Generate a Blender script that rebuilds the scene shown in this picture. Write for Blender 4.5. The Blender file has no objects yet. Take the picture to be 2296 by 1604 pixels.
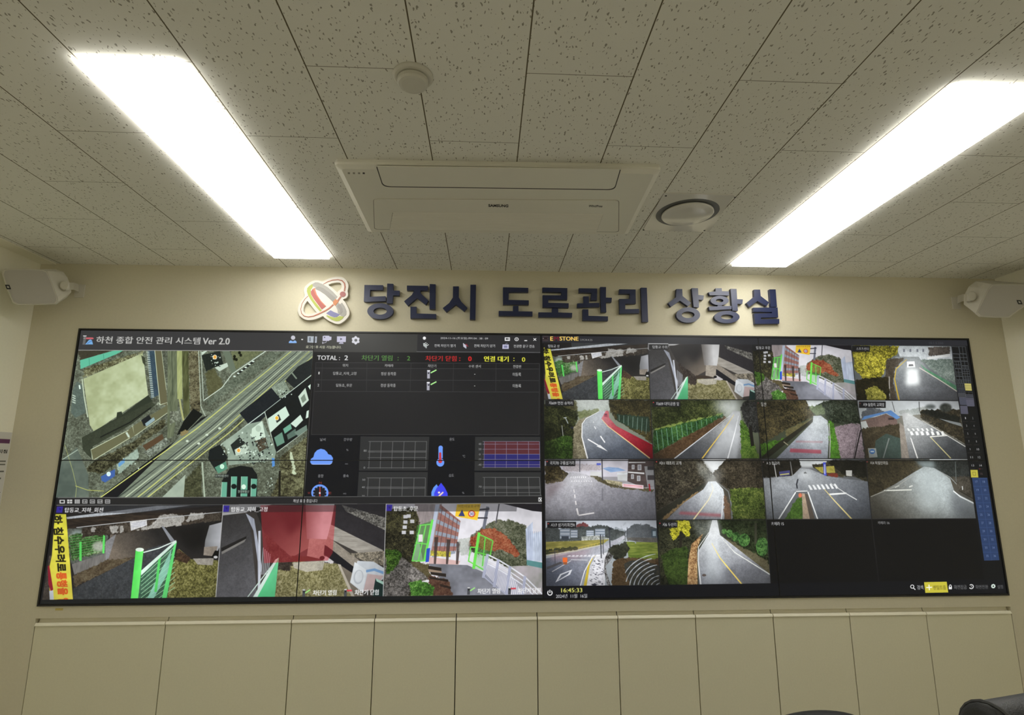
import bpy, bmesh, math, random
import numpy as np
from mathutils import Matrix, Vector

S = bpy.context.scene
COL = S.collection

# ------------------------------------------------------------------ camera
IMG_W, IMG_H = 2296.0, 1604.0
FOC = 1244.84                       # focal length in pixels of the 2296 px wide frame
PITCH, YAW, ROLL = 0.18933875, 0.04755844, 0.00026005
DIST, EYE, CEIL = 2.9595, 1.540, 2.601   # camera to front wall, eye height, ceiling height
_f = np.array([math.sin(YAW) * math.cos(PITCH), math.cos(YAW) * math.cos(PITCH), math.sin(PITCH)])
_r = np.array([math.cos(YAW), -math.sin(YAW), 0.0])
_u = np.cross(_r, _f)
RIGHT = _r * math.cos(ROLL) + _u * math.sin(ROLL)
UP = -_r * math.sin(ROLL) + _u * math.cos(ROLL)
FWD = _f
CAMPOS = np.array([0.0, -DIST, EYE])
cam_data = bpy.data.cameras.new('camera')
cam = bpy.data.objects.new('camera', cam_data)
COL.objects.link(cam)
M = Matrix.Identity(4)
for i in range(3):
    M[i][0], M[i][1], M[i][2], M[i][3] = RIGHT[i], UP[i], -FWD[i], CAMPOS[i]
cam.matrix_world = M
cam_data.sensor_fit = 'HORIZONTAL'
cam_data.sensor_width = 36.0
cam_data.lens = 36.0 * FOC / IMG_W
cam_data.clip_start = 0.02
S.camera = cam

# ------------------------------------------------------------------ world and exposure
world = bpy.data.worlds.new('world')
S.world = world
world.use_nodes = True
world.node_tree.nodes['Background'].inputs[0].default_value = (0.02, 0.02, 0.02, 1)
S.view_settings.view_transform = 'Standard'
S.view_settings.look = 'None'
S.view_settings.gamma = 1.0
S.view_settings.exposure = 0.0
S.view_settings.use_curve_mapping = False
LAMP_STRENGTH = 9.5                 # luminance of the two ceiling panels and the added rear pair
LAMP_COLOR = (1.0, 0.985, 0.94, 1)
SCREEN_STRENGTH = 1.0
CEIL_COL_A = (0.77, 0.76, 0.69, 1)
CEIL_COL_B = (0.81, 0.795, 0.725, 1)
CHAIR_A = (0.913, -1.72, 0.16, 1.205, 0.52, 6.0, True)
CHAIR_B = (1.045, -0.85, 0.0, 0.793, 0.40, 2.0, False)
S.cycles.use_denoising = True
S.cycles.max_bounces = 8
S.cycles.diffuse_bounces = 6
S.cycles.sample_clamp_indirect = 6.0


def ray(px, py):
    return RIGHT * ((px - IMG_W / 2) / FOC) + UP * (-(py - IMG_H / 2) / FOC) + FWD


def on_wall(px, py, y=0.0):
    """photo measurement -> (x, z) on the plane at depth y (front wall is y = 0)"""
    d = ray(px, py)
    t = (y - CAMPOS[1]) / d[1]
    p = CAMPOS + d * t
    return p[0], p[2]


def on_ceil(px, py, z=CEIL):
    d = ray(px, py)
    t = (z - CAMPOS[2]) / d[2]
    p = CAMPOS + d * t
    return p[0], p[1]


# ------------------------------------------------------------------ materials
def lin(c):
    c = c / 255.0
    return c / 12.92 if c <= 0.04045 else ((c + 0.055) / 1.055) ** 2.4


def rgb(r, g, b):
    return (lin(r), lin(g), lin(b), 1.0)


def mat(name, color, rough=0.6, metal=0.0, spec=0.5, bump=0.0, bump_scale=300.0, vary=0.0, vary_scale=8.0, emit=None, emit_strength=0.0):
    """procedural principled material: noise-varied colour and a fine noise bump"""
    m = bpy.data.materials.new(name)
    m.use_nodes = True
    nt = m.node_tree
    b = nt.nodes['Principled BSDF']
    b.inputs['Base Color'].default_value = color
    b.inputs['Roughness'].default_value = rough
    b.inputs['Metallic'].default_value = metal
    b.inputs['Specular IOR Level'].default_value = spec
    tc = nt.nodes.new('ShaderNodeTexCoord')
    if vary > 0:
        n = nt.nodes.new('ShaderNodeTexNoise')
        n.inputs['Scale'].default_value = vary_scale
        n.inputs['Detail'].default_value = 6
        nt.links.new(tc.outputs['Object'], n.inputs['Vector'])
        mx = nt.nodes.new('ShaderNodeMix')
        mx.data_type = 'RGBA'
        nt.links.new(n.outputs['Fac'], mx.inputs[0])
        mx.inputs[6].default_value = tuple(c * (1 - vary) for c in color[:3]) + (1,)
        mx.inputs[7].default_value = tuple(min(1, c * (1 + vary)) for c in color[:3]) + (1,)
        nt.links.new(mx.outputs[2], b.inputs['Base Color'])
    if bump > 0:
        n2 = nt.nodes.new('ShaderNodeTexNoise')
        n2.inputs['Scale'].default_value = bump_scale
        n2.inputs['Detail'].default_value = 3
        nt.links.new(tc.outputs['Object'], n2.inputs['Vector'])
        bp = nt.nodes.new('ShaderNodeBump')
        bp.inputs['Strength'].default_value = bump
        bp.inputs['Distance'].default_value = 0.002
        nt.links.new(n2.outputs['Fac'], bp.inputs['Height'])
        nt.links.new(bp.outputs['Normal'], b.inputs['Normal'])
    if emit:
        b.inputs['Emission Color'].default_value = emit
        b.inputs['Emission Strength'].default_value = emit_strength
    return m


M_WALL = mat('beige wallpaper', (0.66, 0.615, 0.465, 1), 0.62, bump=0.25, bump_scale=260, vary=0.05, vary_scale=90, spec=0.35)
M_WALL_SIDE = mat('lit beige side wallpaper', (0.86, 0.83, 0.68, 1), 0.7, bump=0.2, bump_scale=260, vary=0.03, vary_scale=90, spec=0.3)  # brighter light on the side walls is put into this paler colour
M_DOOR = mat('beige laminate door', (0.72, 0.685, 0.51, 1), 0.5, bump=0.12, bump_scale=420, vary=0.05, vary_scale=120, spec=0.4)
M_HANDLE = mat('cream handle profile', (0.90, 0.86, 0.70, 1), 0.34, spec=0.5)
M_CARCASS = mat('dark cabinet inside', (0.05, 0.042, 0.03, 1), 0.8)
M_FLOOR = mat('grey vinyl floor', (0.50, 0.48, 0.43, 1), 0.5, bump=0.1, vary=0.1, vary_scale=14)
M_WHITE = mat('white plastic', (0.60, 0.58, 0.50, 1), 0.42, bump=0.05, bump_scale=700)
M_AC = mat('ivory appliance plastic', (0.78, 0.755, 0.66, 1), 0.40, bump=0.03, bump_scale=700)
M_AC_LINE = mat('dark appliance gap', (0.06, 0.055, 0.045, 1), 0.7)
M_LETTER_DARK = mat('dark lettering', (0.02, 0.02, 0.018, 1), 0.6)
M_NAVY = mat('navy satin sign face', (0.013, 0.021, 0.075, 1), 0.38, spec=0.6, bump=0.06, bump_scale=500)
M_BLACK = mat('black metal frame', (0.016, 0.015, 0.014, 1), 0.45)
M_BEZEL = mat('black display bezel', (0.012, 0.012, 0.013, 1), 0.4)
M_SPK = mat('white speaker plastic', (0.62, 0.59, 0.50, 1), 0.5, bump=0.05, bump_scale=600)
M_LEATHER = mat('black leather', (0.02, 0.021, 0.021, 1), 0.48, bump=0.35, bump_scale=420, spec=0.5)
M_STITCH = mat('grey stitching', (0.055, 0.055, 0.055, 1), 0.6)
M_CHROME = mat('brushed steel', (0.55, 0.55, 0.56, 1), 0.3, metal=1.0)
M_PLASTIC_DK = mat('black plastic', (0.02, 0.02, 0.021, 1), 0.45)
M_PAPER = mat('white paper', (0.62, 0.60, 0.55, 1), 0.7, vary=0.03, vary_scale=40)
M_PURPLE = mat('purple print', (0.12, 0.035, 0.10, 1), 0.7)
M_INK = mat('grey print', (0.16, 0.155, 0.13, 1), 0.8)


# ------------------------------------------------------------------ mesh helpers
def link_mesh(name, bm, material, parent=None, loc=None, smooth=False):
    me = bpy.data.meshes.new(name)
    bmesh.ops.recalc_face_normals(bm, faces=bm.faces[:])
    bm.to_mesh(me)
    bm.free()
    if smooth:
        for p in me.polygons:
            p.use_smooth = True
    me.materials.append(material)
    o = bpy.data.objects.new(name, me)
    COL.objects.link(o)
    if parent is not None:
        o.parent = parent
    if loc is not None:
        o.location = loc
    return o


def thing(name, label, cat, loc=(0, 0, 0), group=None, rotz=0.0):
    o = bpy.data.objects.new(name, None)
    o.empty_display_size = 0.1
    COL.objects.link(o)
    o.location = loc
    o.rotation_euler = (0, 0, rotz)
    return tag(o, label, cat, group)


def tag(o, label, cat, group=None):
    o['label'] = label
    o['category'] = cat
    if group:
        o['group'] = group
    return o


def struct(o):
    o['kind'] = 'structure'
    return o


def box(bm, x0, x1, y0, y1, z0, z1):
    v = [bm.verts.new(p) for p in ((x0, y0, z0), (x1, y0, z0), (x1, y1, z0), (x0, y1, z0),
                                   (x0, y0, z1), (x1, y0, z1), (x1, y1, z1), (x0, y1, z1))]
    for f in ((0, 3, 2, 1), (4, 5, 6, 7), (0, 1, 5, 4), (1, 2, 6, 5), (2, 3, 7, 6), (3, 0, 4, 7)):
        bm.faces.new([v[i] for i in f])
    return v


def bevel_all(bm, w, seg=2):
    bmesh.ops.bevel(bm, geom=bm.edges[:], offset=w, segments=seg, affect='EDGES', profile=0.5)


def boxbm(x0, x1, y0, y1, z0, z1, bev=0.0, seg=2):
    bm = bmesh.new()
    box(bm, x0, x1, y0, y1, z0, z1)
    if bev:
        bevel_all(bm, bev, seg)
    return bm


def prism(bm, front, back):
    """solid between two outlines (lists of 3-D points, same length)"""
    a = [bm.verts.new(p) for p in front]
    b = [bm.verts.new(p) for p in back]
    bm.faces.new(a)
    bm.faces.new(b[::-1])
    n = len(a)
    for i in range(n):
        j = (i + 1) % n
        bm.faces.new((a[i], b[i], b[j], a[j]))


def loft(bm, rings, cap=True):
    vs = [[bm.verts.new(p) for p in r] for r in rings]
    n = len(vs[0])
    for a, b in zip(vs, vs[1:]):
        for i in range(n):
            j = (i + 1) % n
            bm.faces.new((a[i], a[j], b[j], b[i]))
    if cap:
        bm.faces.new(vs[0][::-1])
        bm.faces.new(vs[-1])


def ring_pts(cx, cy, rx, ry, n=40, a0=0.0):
    return [(cx + rx * math.cos(a0 + 2 * math.pi * i / n), cy + ry * math.sin(a0 + 2 * math.pi * i / n)) for i in range(n)]


def lathe(bm, prof, c, n=40, axis='z'):
    rings = []
    for r, h in prof:
        if axis == 'z':
            rings.append([(c[0] + r * math.cos(2 * math.pi * i / n), c[1] + r * math.sin(2 * math.pi * i / n), c[2] + h) for i in range(n)])
        else:
            rings.append([(c[0] + r * math.cos(2 * math.pi * i / n), c[1] + h, c[2] + r * math.sin(2 * math.pi * i / n)) for i in range(n)])
    loft(bm, rings)


def tube(bm, path, r, n=10):
    P = [Vector(p) for p in path]
    rings = []
    for i, p in enumerate(P):
        t = (P[min(i + 1, len(P) - 1)] - P[max(i - 1, 0)]).normalized()
        up = Vector((0, 0, 1)) if abs(t.z) < 0.9 else Vector((1, 0, 0))
        a = t.cross(up).normalized()
        b = t.cross(a)
        rr = r[i] if isinstance(r, (list, tuple)) else r
        rings.append([p + a * (rr * math.cos(2 * math.pi * k / n)) + b * (rr * math.sin(2 * math.pi * k / n)) for k in range(n)])
    loft(bm, rings)


def crop(ox, oy, s):
    return lambda pts: [(ox + x * s, oy + y * s) for x, y in pts]


_text_cache = {}


def text_geo(s, bold=0.0):
    """outline of a string: 2-D points, boundary edges, triangles (built-in font)"""
    k = (s, bold)
    if k in _text_cache:
        return _text_cache[k]
    c = bpy.data.curves.new('t', 'FONT')
    c.body = s
    c.size = 1.0
    c.offset = bold
    c.resolution_u = 3
    o = bpy.data.objects.new('t', c)
    COL.objects.link(o)
    me = o.to_mesh()
    P = np.array([v.co[:2] for v in me.vertices]) if len(me.vertices) else np.zeros((0, 2))
    F = [tuple(p.vertices) for p in me.polygons]
    cnt = {}
    for f in F:
        for a, b in zip(f, f[1:] + f[:1]):
            e = (min(a, b), max(a, b))
            cnt[e] = cnt.get(e, 0) + 1
    E = np.array([e for e, n in cnt.items() if n == 1]) if F else np.zeros((0, 2), int)
    o.to_mesh_clear()
    bpy.data.objects.remove(o)
    bpy.data.curves.remove(c)
    _text_cache[k] = (P, E, F)
    return _text_cache[k]

# ------------------------------------------------------------------ what the display wall shows (computed picture)
WALL_L, WALL_R = -2.1490, 2.7430            # outer edges of the display wall
_zt = [on_wall(178.3, 738)[1], on_wall(2169, 758.5)[1]]
_zb = [on_wall(83, 1363)[1], on_wall(2263, 1333)[1]]
WALL_T, WALL_B = sum(_zt) / 2, sum(_zb) / 2
CW = 3400
CH = int(CW * (WALL_T - WALL_B) / (WALL_R - WALL_L))
PPM = CW / (WALL_R - WALL_L)
CAN = np.zeros((CH, CW, 3), np.float32)
CAN[:] = np.array((40, 40, 42)) / 255.0
rng = np.random.default_rng(7)


def to_canvas(p):
    p = np.asarray(p, float).reshape(-1, 2)
    d = RIGHT[None] * ((p[:, :1] - IMG_W / 2) / FOC) + UP[None] * (-(p[:, 1:] - IMG_H / 2) / FOC) + FWD[None]
    t = (0 - CAMPOS[1]) / d[:, 1]
    q = CAMPOS[None] + d * t[:, None]
    return np.stack([(q[:, 0] - WALL_L) * PPM, (WALL_T - q[:, 2]) * PPM], 1)


T = [lambda p: np.asarray(p, float).reshape(-1, 2)]        # current drawing space -> photo measurement


def aff(ox, oy, s):
    return lambda p: np.asarray(p, float).reshape(-1, 2) * s + np.array([ox, oy])


def homog(src, dst):
    A, b = [], []
    for (x, y), (u, v) in zip(src, dst):
        A += [[x, y, 1, 0, 0, 0, -u * x, -u * y], [0, 0, 0, x, y, 1, -v * x, -v * y]]
        b += [u, v]
    h = np.append(np.linalg.solve(np.array(A, float), np.array(b, float)), 1).reshape(3, 3)

    def f(p):
        p = np.asarray(p, float).reshape(-1, 2)
        q = np.c_[p, np.ones(len(p))] @ h.T
        return q[:, :2] / q[:, 2:]
    return f


def cv(p):
    return to_canvas(T[-1](p))


CLIP = [None]


def value_noise(h, w, sx, sy):
    gh, gw = int(h / sy) + 3, int(w / sx) + 3
    g = rng.random((gh, gw)).astype(np.float32)
    y = (np.arange(h) / sy).astype(np.float32)
    x = (np.arange(w) / sx).astype(np.float32)
    yi, xi = y.astype(int), x.astype(int)
    fy, fx = y - yi, x - xi
    fy, fx = fy * fy * (3 - 2 * fy), fx * fx * (3 - 2 * fx)
    a = g[yi][:, xi] * (1 - fx) + g[yi][:, xi + 1] * fx
    b = g[yi + 1][:, xi] * (1 - fx) + g[yi + 1][:, xi + 1] * fx
    return a * (1 - fy[:, None]) + b * fy[:, None]


def make_field(cells, spread=0.27):
    f = np.zeros((CH, CW), np.float32)
    for sx, sy, w in cells:
        f += w * (value_noise(CH, CW, sx, sy) - 0.5)
    f = (f - f.mean()) / f.std()
    return np.clip(0.5 + f * spread, 0, 1)


FIELD = {'leaf': make_field([(2.0, 2.0, 1.1), (3.6, 3.4, 1.0), (7, 6, .7), (18, 14, .55), (60, 46, .7)], 0.23),
         'fine': make_field([(2, 2, 1.0), (4, 4, 1.0), (11, 11, .6)]),
         'soft': make_field([(10, 10, .5), (30, 30, 1.0), (90, 80, 1.0)]),
         'long': make_field([(22, 3, 1.0), (60, 6, 1.0), (9, 2, .6)]),
         'tall': make_field([(3, 16, 1.0), (7, 40, 1.0), (14, 80, .6)])}

EDGE = make_field([(4, 4, 1.0), (8, 8, 1.0), (16, 15, .7)])


def raster(C, edges):
    """anti-aliased even-odd coverage of canvas-space edges -> (mask, y0, x0)"""
    a, b = C[edges[:, 0]], C[edges[:, 1]]
    x0 = max(0, int(math.floor(min(a[:, 0].min(), b[:, 0].min()))) - 1)
    x1 = min(CW, int(math.ceil(max(a[:, 0].max(), b[:, 0].max()))) + 1)
    y0 = max(0, int(math.floor(min(a[:, 1].min(), b[:, 1].min()))))
    y1 = min(CH, int(math.ceil(max(a[:, 1].max(), b[:, 1].max()))) + 1)
    if x1 <= x0 or y1 <= y0:
        return None
    w, h = x1 - x0, y1 - y0
    acc = np.zeros((h, w + 1), np.float32)
    SUB = 4
    lo = np.minimum(a[:, 1], b[:, 1])
    hi = np.maximum(a[:, 1], b[:, 1])
    dy = b[:, 1] - a[:, 1]
    dy = np.where(np.abs(dy) < 1e-9, 1e-9, dy)
    sl = (b[:, 0] - a[:, 0]) / dy
    for r in range(h):
        row = acc[r]
        for s in range(SUB):
            yy = y0 + r + (s + 0.5) / SUB
            m = (lo <= yy) & (yy < hi)
            if not m.any():
                continue
            xs = np.sort(a[m, 0] + (yy - a[m, 1]) * sl[m]) - x0
            for xa, xb in zip(xs[0::2], xs[1::2]):
                xa, xb = max(0.0, xa), min(float(w), xb)
                if xb <= xa:
                    continue
                # integral coverage through a difference array
                ia, ib = int(xa), int(xb)
                fa, fb = xa - ia, xb - ib
                # derivative of coverage: box from xa to xb
                row[ia] += (1 - fa)
                if ia + 1 <= w:
                    row[ia + 1] += fa
                row[min(ib, w)] -= (1 - fb)
                if ib + 1 <= w:
                    row[ib + 1] -= fb
    mask = np.cumsum(acc, axis=1)[:, :w] / SUB
    return np.clip(mask, 0, 1), y0, x0


def blur(m, r):
    r = int(max(1, r))
    for _ in range(2):
        for ax in (0, 1):
            c = np.cumsum(np.pad(m, [(r + 1, r) if k == ax else (0, 0) for k in (0, 1)], mode='edge'), axis=ax)
            m = (np.take(c, range(2 * r + 1, c.shape[ax]), ax) - np.take(c, range(0, c.shape[ax] - 2 * r - 1), ax)) / (2 * r + 1)
    return m


def grow(mask, y0, x0, P):
    py0, px0 = max(0, y0 - P), max(0, x0 - P)
    py1, px1 = min(CH, y0 + mask.shape[0] + P), min(CW, x0 + mask.shape[1] + P)
    big = np.zeros((py1 - py0, px1 - px0), np.float32)
    big[y0 - py0:y0 - py0 + mask.shape[0], x0 - px0:x0 - px0 + mask.shape[1]] = mask
    return big, py0, px0


def thicken(mask, y0, x0, r):
    """bolder lettering: widen a coverage mask by r canvas pixels sideways and r/2 up and down"""
    n = int(math.ceil(r))
    big, y0, x0 = grow(mask, y0, x0, n + 1)
    f = r - (n - 1)
    out = big.copy()
    for k in range(1, n + 1):
        w = 1.0 if k < n else f
        for sgn in (-1, 1):
            out = np.maximum(out, np.roll(big, sgn * k, 1) * w)
    big = out.copy()
    for sgn in (-1, 1):
        out = np.maximum(out, np.roll(big, sgn, 0) * min(1.0, r * .5))
    return out, y0, x0


def compose(mask, y0, x0, col, tex, grad, alpha, soft):
    if soft:
        s = int(soft * 1.6)
        big, y0, x0 = grow(mask, y0, x0, 2 * s + 2)
        mask = blur(big, s)
    elif tex == 'leaf' and mask.shape[0] > 14 and mask.shape[1] > 14:      # ragged outline of foliage and rubble
        big, y0, x0 = grow(mask, y0, x0, 8)
        fl = EDGE[y0:y0 + big.shape[0], x0:x0 + big.shape[1]]
        mask = np.clip((blur(big, 3) + (fl - 0.5) * 0.75 - 0.5) * 3.5 + 0.5, 0, 1)
    h, w = mask.shape
    if CLIP[-1] is not None:
        mask = mask * CLIP[-1][y0:y0 + h, x0:x0 + w]
    pal = np.array(col, np.float32).reshape(-1, 3) / 255.0
    if tex and len(pal) > 1:
        t = FIELD[tex][y0:y0 + h, x0:x0 + w] * (len(pal) - 1)
        i = np.clip(t.astype(int), 0, len(pal) - 2)
        f = (t - i)[..., None]
        c = pal[i] * (1 - f) + pal[i + 1] * f
    else:
        c = np.broadcast_to(pal[0], (h, w, 3))
        if tex:
            c = c * (0.92 + 0.16 * FIELD[tex][y0:y0 + h, x0:x0 + w])[..., None]
    if grad:
        p0, p1, c2 = grad
        (ax, ay), (bx, by) = cv([p0])[0], cv([p1])[0]
        yy, xx = np.mgrid[y0:y0 + h, x0:x0 + w]
        L = (bx - ax) ** 2 + (by - ay) ** 2
        t = np.clip(((xx - ax) * (bx - ax) + (yy - ay) * (by - ay)) / L, 0, 1)[..., None]
        k = np.array(c2, np.float32) / 255.0
        base = c if not tex else c
        c = base * (1 - t) + k * t * (1 if not tex else (0.92 + 0.16 * FIELD[tex][y0:y0 + h, x0:x0 + w])[..., None])
    m = (mask * alpha)[..., None]
    CAN[y0:y0 + h, x0:x0 + w] = CAN[y0:y0 + h, x0:x0 + w] * (1 - m) + c * m


def poly(pts, col, tex=None, grad=None, alpha=1.0, soft=0):
    C = cv(pts)
    n = len(C)
    e = np.array([(i, (i + 1) % n) for i in range(n)])
    r = raster(C, e)
    if r:
        compose(r[0], r[1], r[2], col, tex, grad, alpha, soft)


def line(pts, width, col, alpha=1.0, soft=0, tex=None):
    """stroke of the given width (drawing-space units)"""
    pts = [np.array(p, float) for p in pts]
    L, R = [], []
    for i, p in enumerate(pts):
        t = pts[min(i + 1, len(pts) - 1)] - pts[max(i - 1, 0)]
        t = t / (np.hypot(*t) + 1e-9)
        n = np.array([-t[1], t[0]])
        w = (width[i] if isinstance(width, (list, tuple)) else width) / 2
        L.append(p + n * w)
        R.append(p - n * w)
    poly(L + R[::-1], col, tex, None, alpha, soft)


def rect(x0, y0, x1, y1, col, **k):
    poly([(x0, y0), (x1, y0), (x1, y1), (x0, y1)], col, **k)


def ell(cx, cy, rx, ry, col, **k):
    poly(ring_pts(cx, cy, rx, ry, 36), col, **k)


def hrect(x0, y0, x1, y1, col, **k):
    """rectangle square to the wall, from two opposite measured corners"""
    (ax, ay), (bx, by) = cv([(x0, y0), (x1, y1)])
    T.append(None)
    C = np.array([(ax, ay), (bx, ay), (bx, by), (ax, by)])
    T.pop()
    r = raster(C, np.array([(0, 1), (1, 2), (2, 3), (3, 0)]))
    if r:
        compose(r[0], r[1], r[2], col, k.get('tex'), k.get('grad'), k.get('alpha', 1), k.get('soft', 0))


def frame(x0, y0, x1, y1, col, w=1.2):
    (ax, ay), (bx, by) = cv([(x0, y0), (x1, y1)])
    w = w * 1.6
    for q in ((ax, ay, bx, ay + w), (ax, by - w, bx, by), (ax, ay, ax + w, by), (bx - w, ay, bx, by)):
        C = np.array([(q[0], q[1]), (q[2], q[1]), (q[2], q[3]), (q[0], q[3])])
        r = raster(C, np.array([(0, 1), (1, 2), (2, 3), (3, 0)]))
        if r:
            compose(r[0], r[1], r[2], col, None, None, 1, 0)


def write(s, x0, y0, x1, y1, col, bold=0.02, alpha=1.0, soft=0):
    """lettering fitted into a measured box, upright on the wall"""
    P, E, F = text_geo(s, 0.0)
    if not len(E):
        return
    (ax, ay), (bx, by) = cv([(x0, y0), (x1, y1)])
    rb = bold * (by - ay) * 1.3
    ax, bx = ax + rb, bx - rb
    lo, hi = P.min(0), P.max(0)
    C = np.stack([ax + (P[:, 0] - lo[0]) / (hi[0] - lo[0]) * (bx - ax), by - (P[:, 1] - lo[1]) / (hi[1] - lo[1]) * (by - ay)], 1)
    r = raster(C, E)
    if r:
        if rb > 0.15:
            r = thicken(r[0], r[1], r[2], rb)
        compose(r[0], r[1], r[2], col, None, None, alpha, soft)


def write_along(s, origin, xdir, ydir, col, bold=0.03):
    """lettering laid along a direction of the drawing space (origin = baseline start, vectors = one em)"""
    P, E, F = text_geo(s, 0.0)
    if not len(E):
        return
    Q = np.array(origin, float)[None] + P[:, :1] * np.array(xdir, float)[None] + P[:, 1:] * np.array(ydir, float)[None]
    r = raster(cv(Q), E)
    if r:
        r = thicken(r[0], r[1], r[2], 1.6)
        compose(r[0], r[1], r[2], col, None, None, 1, 0)


def clip_to(pts):
    C = cv(pts)
    n = len(C)
    m = np.zeros((CH, CW), np.float32)
    r = raster(C, np.array([(i, (i + 1) % n) for i in range(n)]))
    m[r[1]:r[1] + r[0].shape[0], r[2]:r[2] + r[0].shape[1]] = r[0]
    CLIP.append(m)


z1, z2, z3, z4 = aff(80, 730, .27875), aff(640, 730, .26132), aff(80, 1100, .26132), aff(640, 1100, .26132)
z5, z6, z7, z8 = aff(1200, 740, .22648), aff(1660, 740, .26132), aff(1200, 1020, .23519), aff(1700, 1020, .25261)
LEAF_DK = [(10, 12, 8), (34, 38, 22), (72, 76, 42)]
LEAF_GR = [(26, 44, 16), (58, 92, 32), (104, 138, 58)]


def in_quad(src_space, src_quad, dst_quad):
    h = homog(src_quad, dst_quad)
    return lambda p: h(np.asarray(p, float).reshape(-1, 2))


def glow(x, y, rx, ry, a, soft, col=(236, 240, 240)):
    ell(x, y, rx, ry, [col], alpha=a, soft=soft)


# --- camera pictures, each drawn in the measuring space it was taken down in
def pic_bridge():
    rect(60, 120, 1620, 940, [(40, 38, 38)])
    rect(560, 122, 1620, 200, [(52, 54, 56)])
    for k in range(40):
        line([(570 + k * 14, 125), (566 + k * 14, 195)], 4, [(92, 96, 98)])
    poly([(265, 228), (1040, 132), (1340, 128), (900, 186), (270, 246)], [(186, 192, 198)], tex='fine')
    poly([(270, 246), (900, 186), (1600, 126), (1600, 190), (400, 312), (270, 332)], [(34, 30, 28), (60, 50, 42)], tex='long')
    poly([(270, 330), (620, 300), (630, 600), (300, 620)], [(75, 80, 75), (106, 111, 103)], tex='leaf')
    ell(360, 400, 60, 60, [(152, 166, 160)], tex='leaf', soft=3)
    poly([(290, 384), (600, 352), (592, 530), (302, 606)], [(32, 62, 29), (65, 95, 49), (150, 160, 132)], tex='leaf')
    for k in range(9):
        line([(286 + k * 4, 400 + k * 22), (598, 362 + k * 18)], 4, [(96, 190, 96)], alpha=.8)
    ell(540, 480, 52, 44, [(165, 172, 156)], tex='leaf', soft=3)
    line([(386, 440), (386, 604)], 20, [(96, 220, 100)])
    line([(590, 345), (582, 540)], 17, [(96, 220, 100)])
    poly([(640, 378), (1250, 300), (1600, 258), (1590, 525), (1380, 545), (1180, 430), (960, 500), (850, 572), (620, 602)],
         [(36, 35, 35)], grad=((1050, 380), (700, 600), (118, 108, 96)), tex='fine')
    poly([(1170, 330), (1480, 290), (1450, 470), (1330, 520)], [(22, 21, 22)], soft=8)
    poly([(600, 440), (692, 370), (622, 604), (600, 612)], [(134, 134, 136)], tex='fine')
    poly([(400, 320), (1600, 188), (1600, 256), (1250, 300), (640, 382), (400, 402)], [(37, 31, 26), (65, 57, 49), (91, 85, 75)], tex='leaf')
    for q in ([(1060, 210), (1270, 203), (1275, 268), (985, 312), (1036, 240)], [(1330, 193), (1462, 195), (1440, 242), (1280, 274)],
              [(640, 300), (716, 300), (700, 362), (640, 376)], [(728, 300), (752, 300), (752, 356), (724, 362)], [(470, 320), (520, 316), (512, 356), (474, 362)],
              [(980, 300), (1250, 262), (1250, 300), (820, 350)]):
        poly(q, [(138, 136, 130), (190, 188, 182)], tex='leaf')
    line([(350, 318), (1000, 246), (1600, 184)], 7, [(196, 198, 198)])
    poly([(810, 268), (955, 247), (957, 300), (818, 346)], [(212, 212, 212)], tex='fine')
    for k in range(3):
        line([(825, 285 + 14 * k), (945, 268 + 13 * k)], 4, [(168, 172, 190)])
    poly([(310, 632), (600, 540), (602, 612), (332, 724)], [(102, 100, 97), (128, 126, 122)], tex='tall')
    poly([(320, 732), (602, 600), (850, 570), (850, 592), (330, 832)], [(63, 52, 39), (91, 80, 62), (108, 100, 80)], tex='leaf')
    poly([(1492, 300), (1598, 272), (1592, 460), (1560, 525), (1448, 505), (1455, 430)], [(128, 130, 132)], grad=((1455, 420), (1590, 400), (196, 198, 204)))
    poly([(1446, 485), (1562, 478), (1540, 565), (1440, 556)], [(152, 142, 130)], tex='fine')
    poly([(1080, 308), (1100, 308), (1196, 432), (1160, 442)], [(134, 138, 144)])
    poly([(326, 840), (850, 575), (960, 500), (1180, 440), (1190, 500), (900, 935), (318, 938)], [(50, 53, 56), (72, 75, 78)], tex='fine')
    poly([(1230, 500), (1340, 590), (1580, 600), (1555, 930), (1128, 930), (1180, 620)], [(64, 62, 32), (112, 110, 60), (158, 154, 100)], tex='fine')
    poly([(1218, 500), (1332, 580), (1300, 626), (1190, 592)], [(50, 36, 28), (92, 72, 54)], tex='fine')
    poly([(1350, 584), (1530, 580), (1520, 642), (1390, 636)], [(162, 157, 147)], tex='fine')
    poly([(1540, 515), (1574, 520), (1568, 585), (1505, 580)], [(16, 16, 16)])
    ell(1545, 572, 18, 12, [(220, 220, 220)])
    # green fence in front
    poly([(905, 720), (1210, 436), (1122, 932), (870, 932)], [(56, 104, 78), (92, 138, 106)], tex='fine', alpha=.72)
    for k in range(9):
        line([(905, 750 + 34 * k), (1195, 480 + 44 * k)], 6, [(168, 226, 178)], alpha=.8)
    poly([(1168, 500), (1098, 640), (955, 932), (1010, 932), (1140, 700)], [(152, 214, 190)], alpha=.85)
    line([(1066, 570), (1030, 870)], 22, [(90, 210, 104)])
    poly([(1192, 446), (1213, 436), (1124, 932), (1082, 932)], [(104, 226, 124)])
    poly([(905, 688), (1206, 424), (1210, 446), (905, 730)], [(216, 240, 226)])
    line([(925, 532), (1060, 495), (1205, 432)], 10, [(220, 235, 226)])
    poly([(860, 502), (928, 502), (880, 932), (816, 932)], [(84, 226, 88)], grad=((820, 700), (930, 700), (120, 240, 120)))
    ell(894, 508, 36, 17, [(226, 240, 226)])
    # banner
    poly([(60, 560), (140, 560), (135, 940), (50, 940)], [(57, 50, 47), (90, 82, 75)], tex='leaf')
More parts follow.
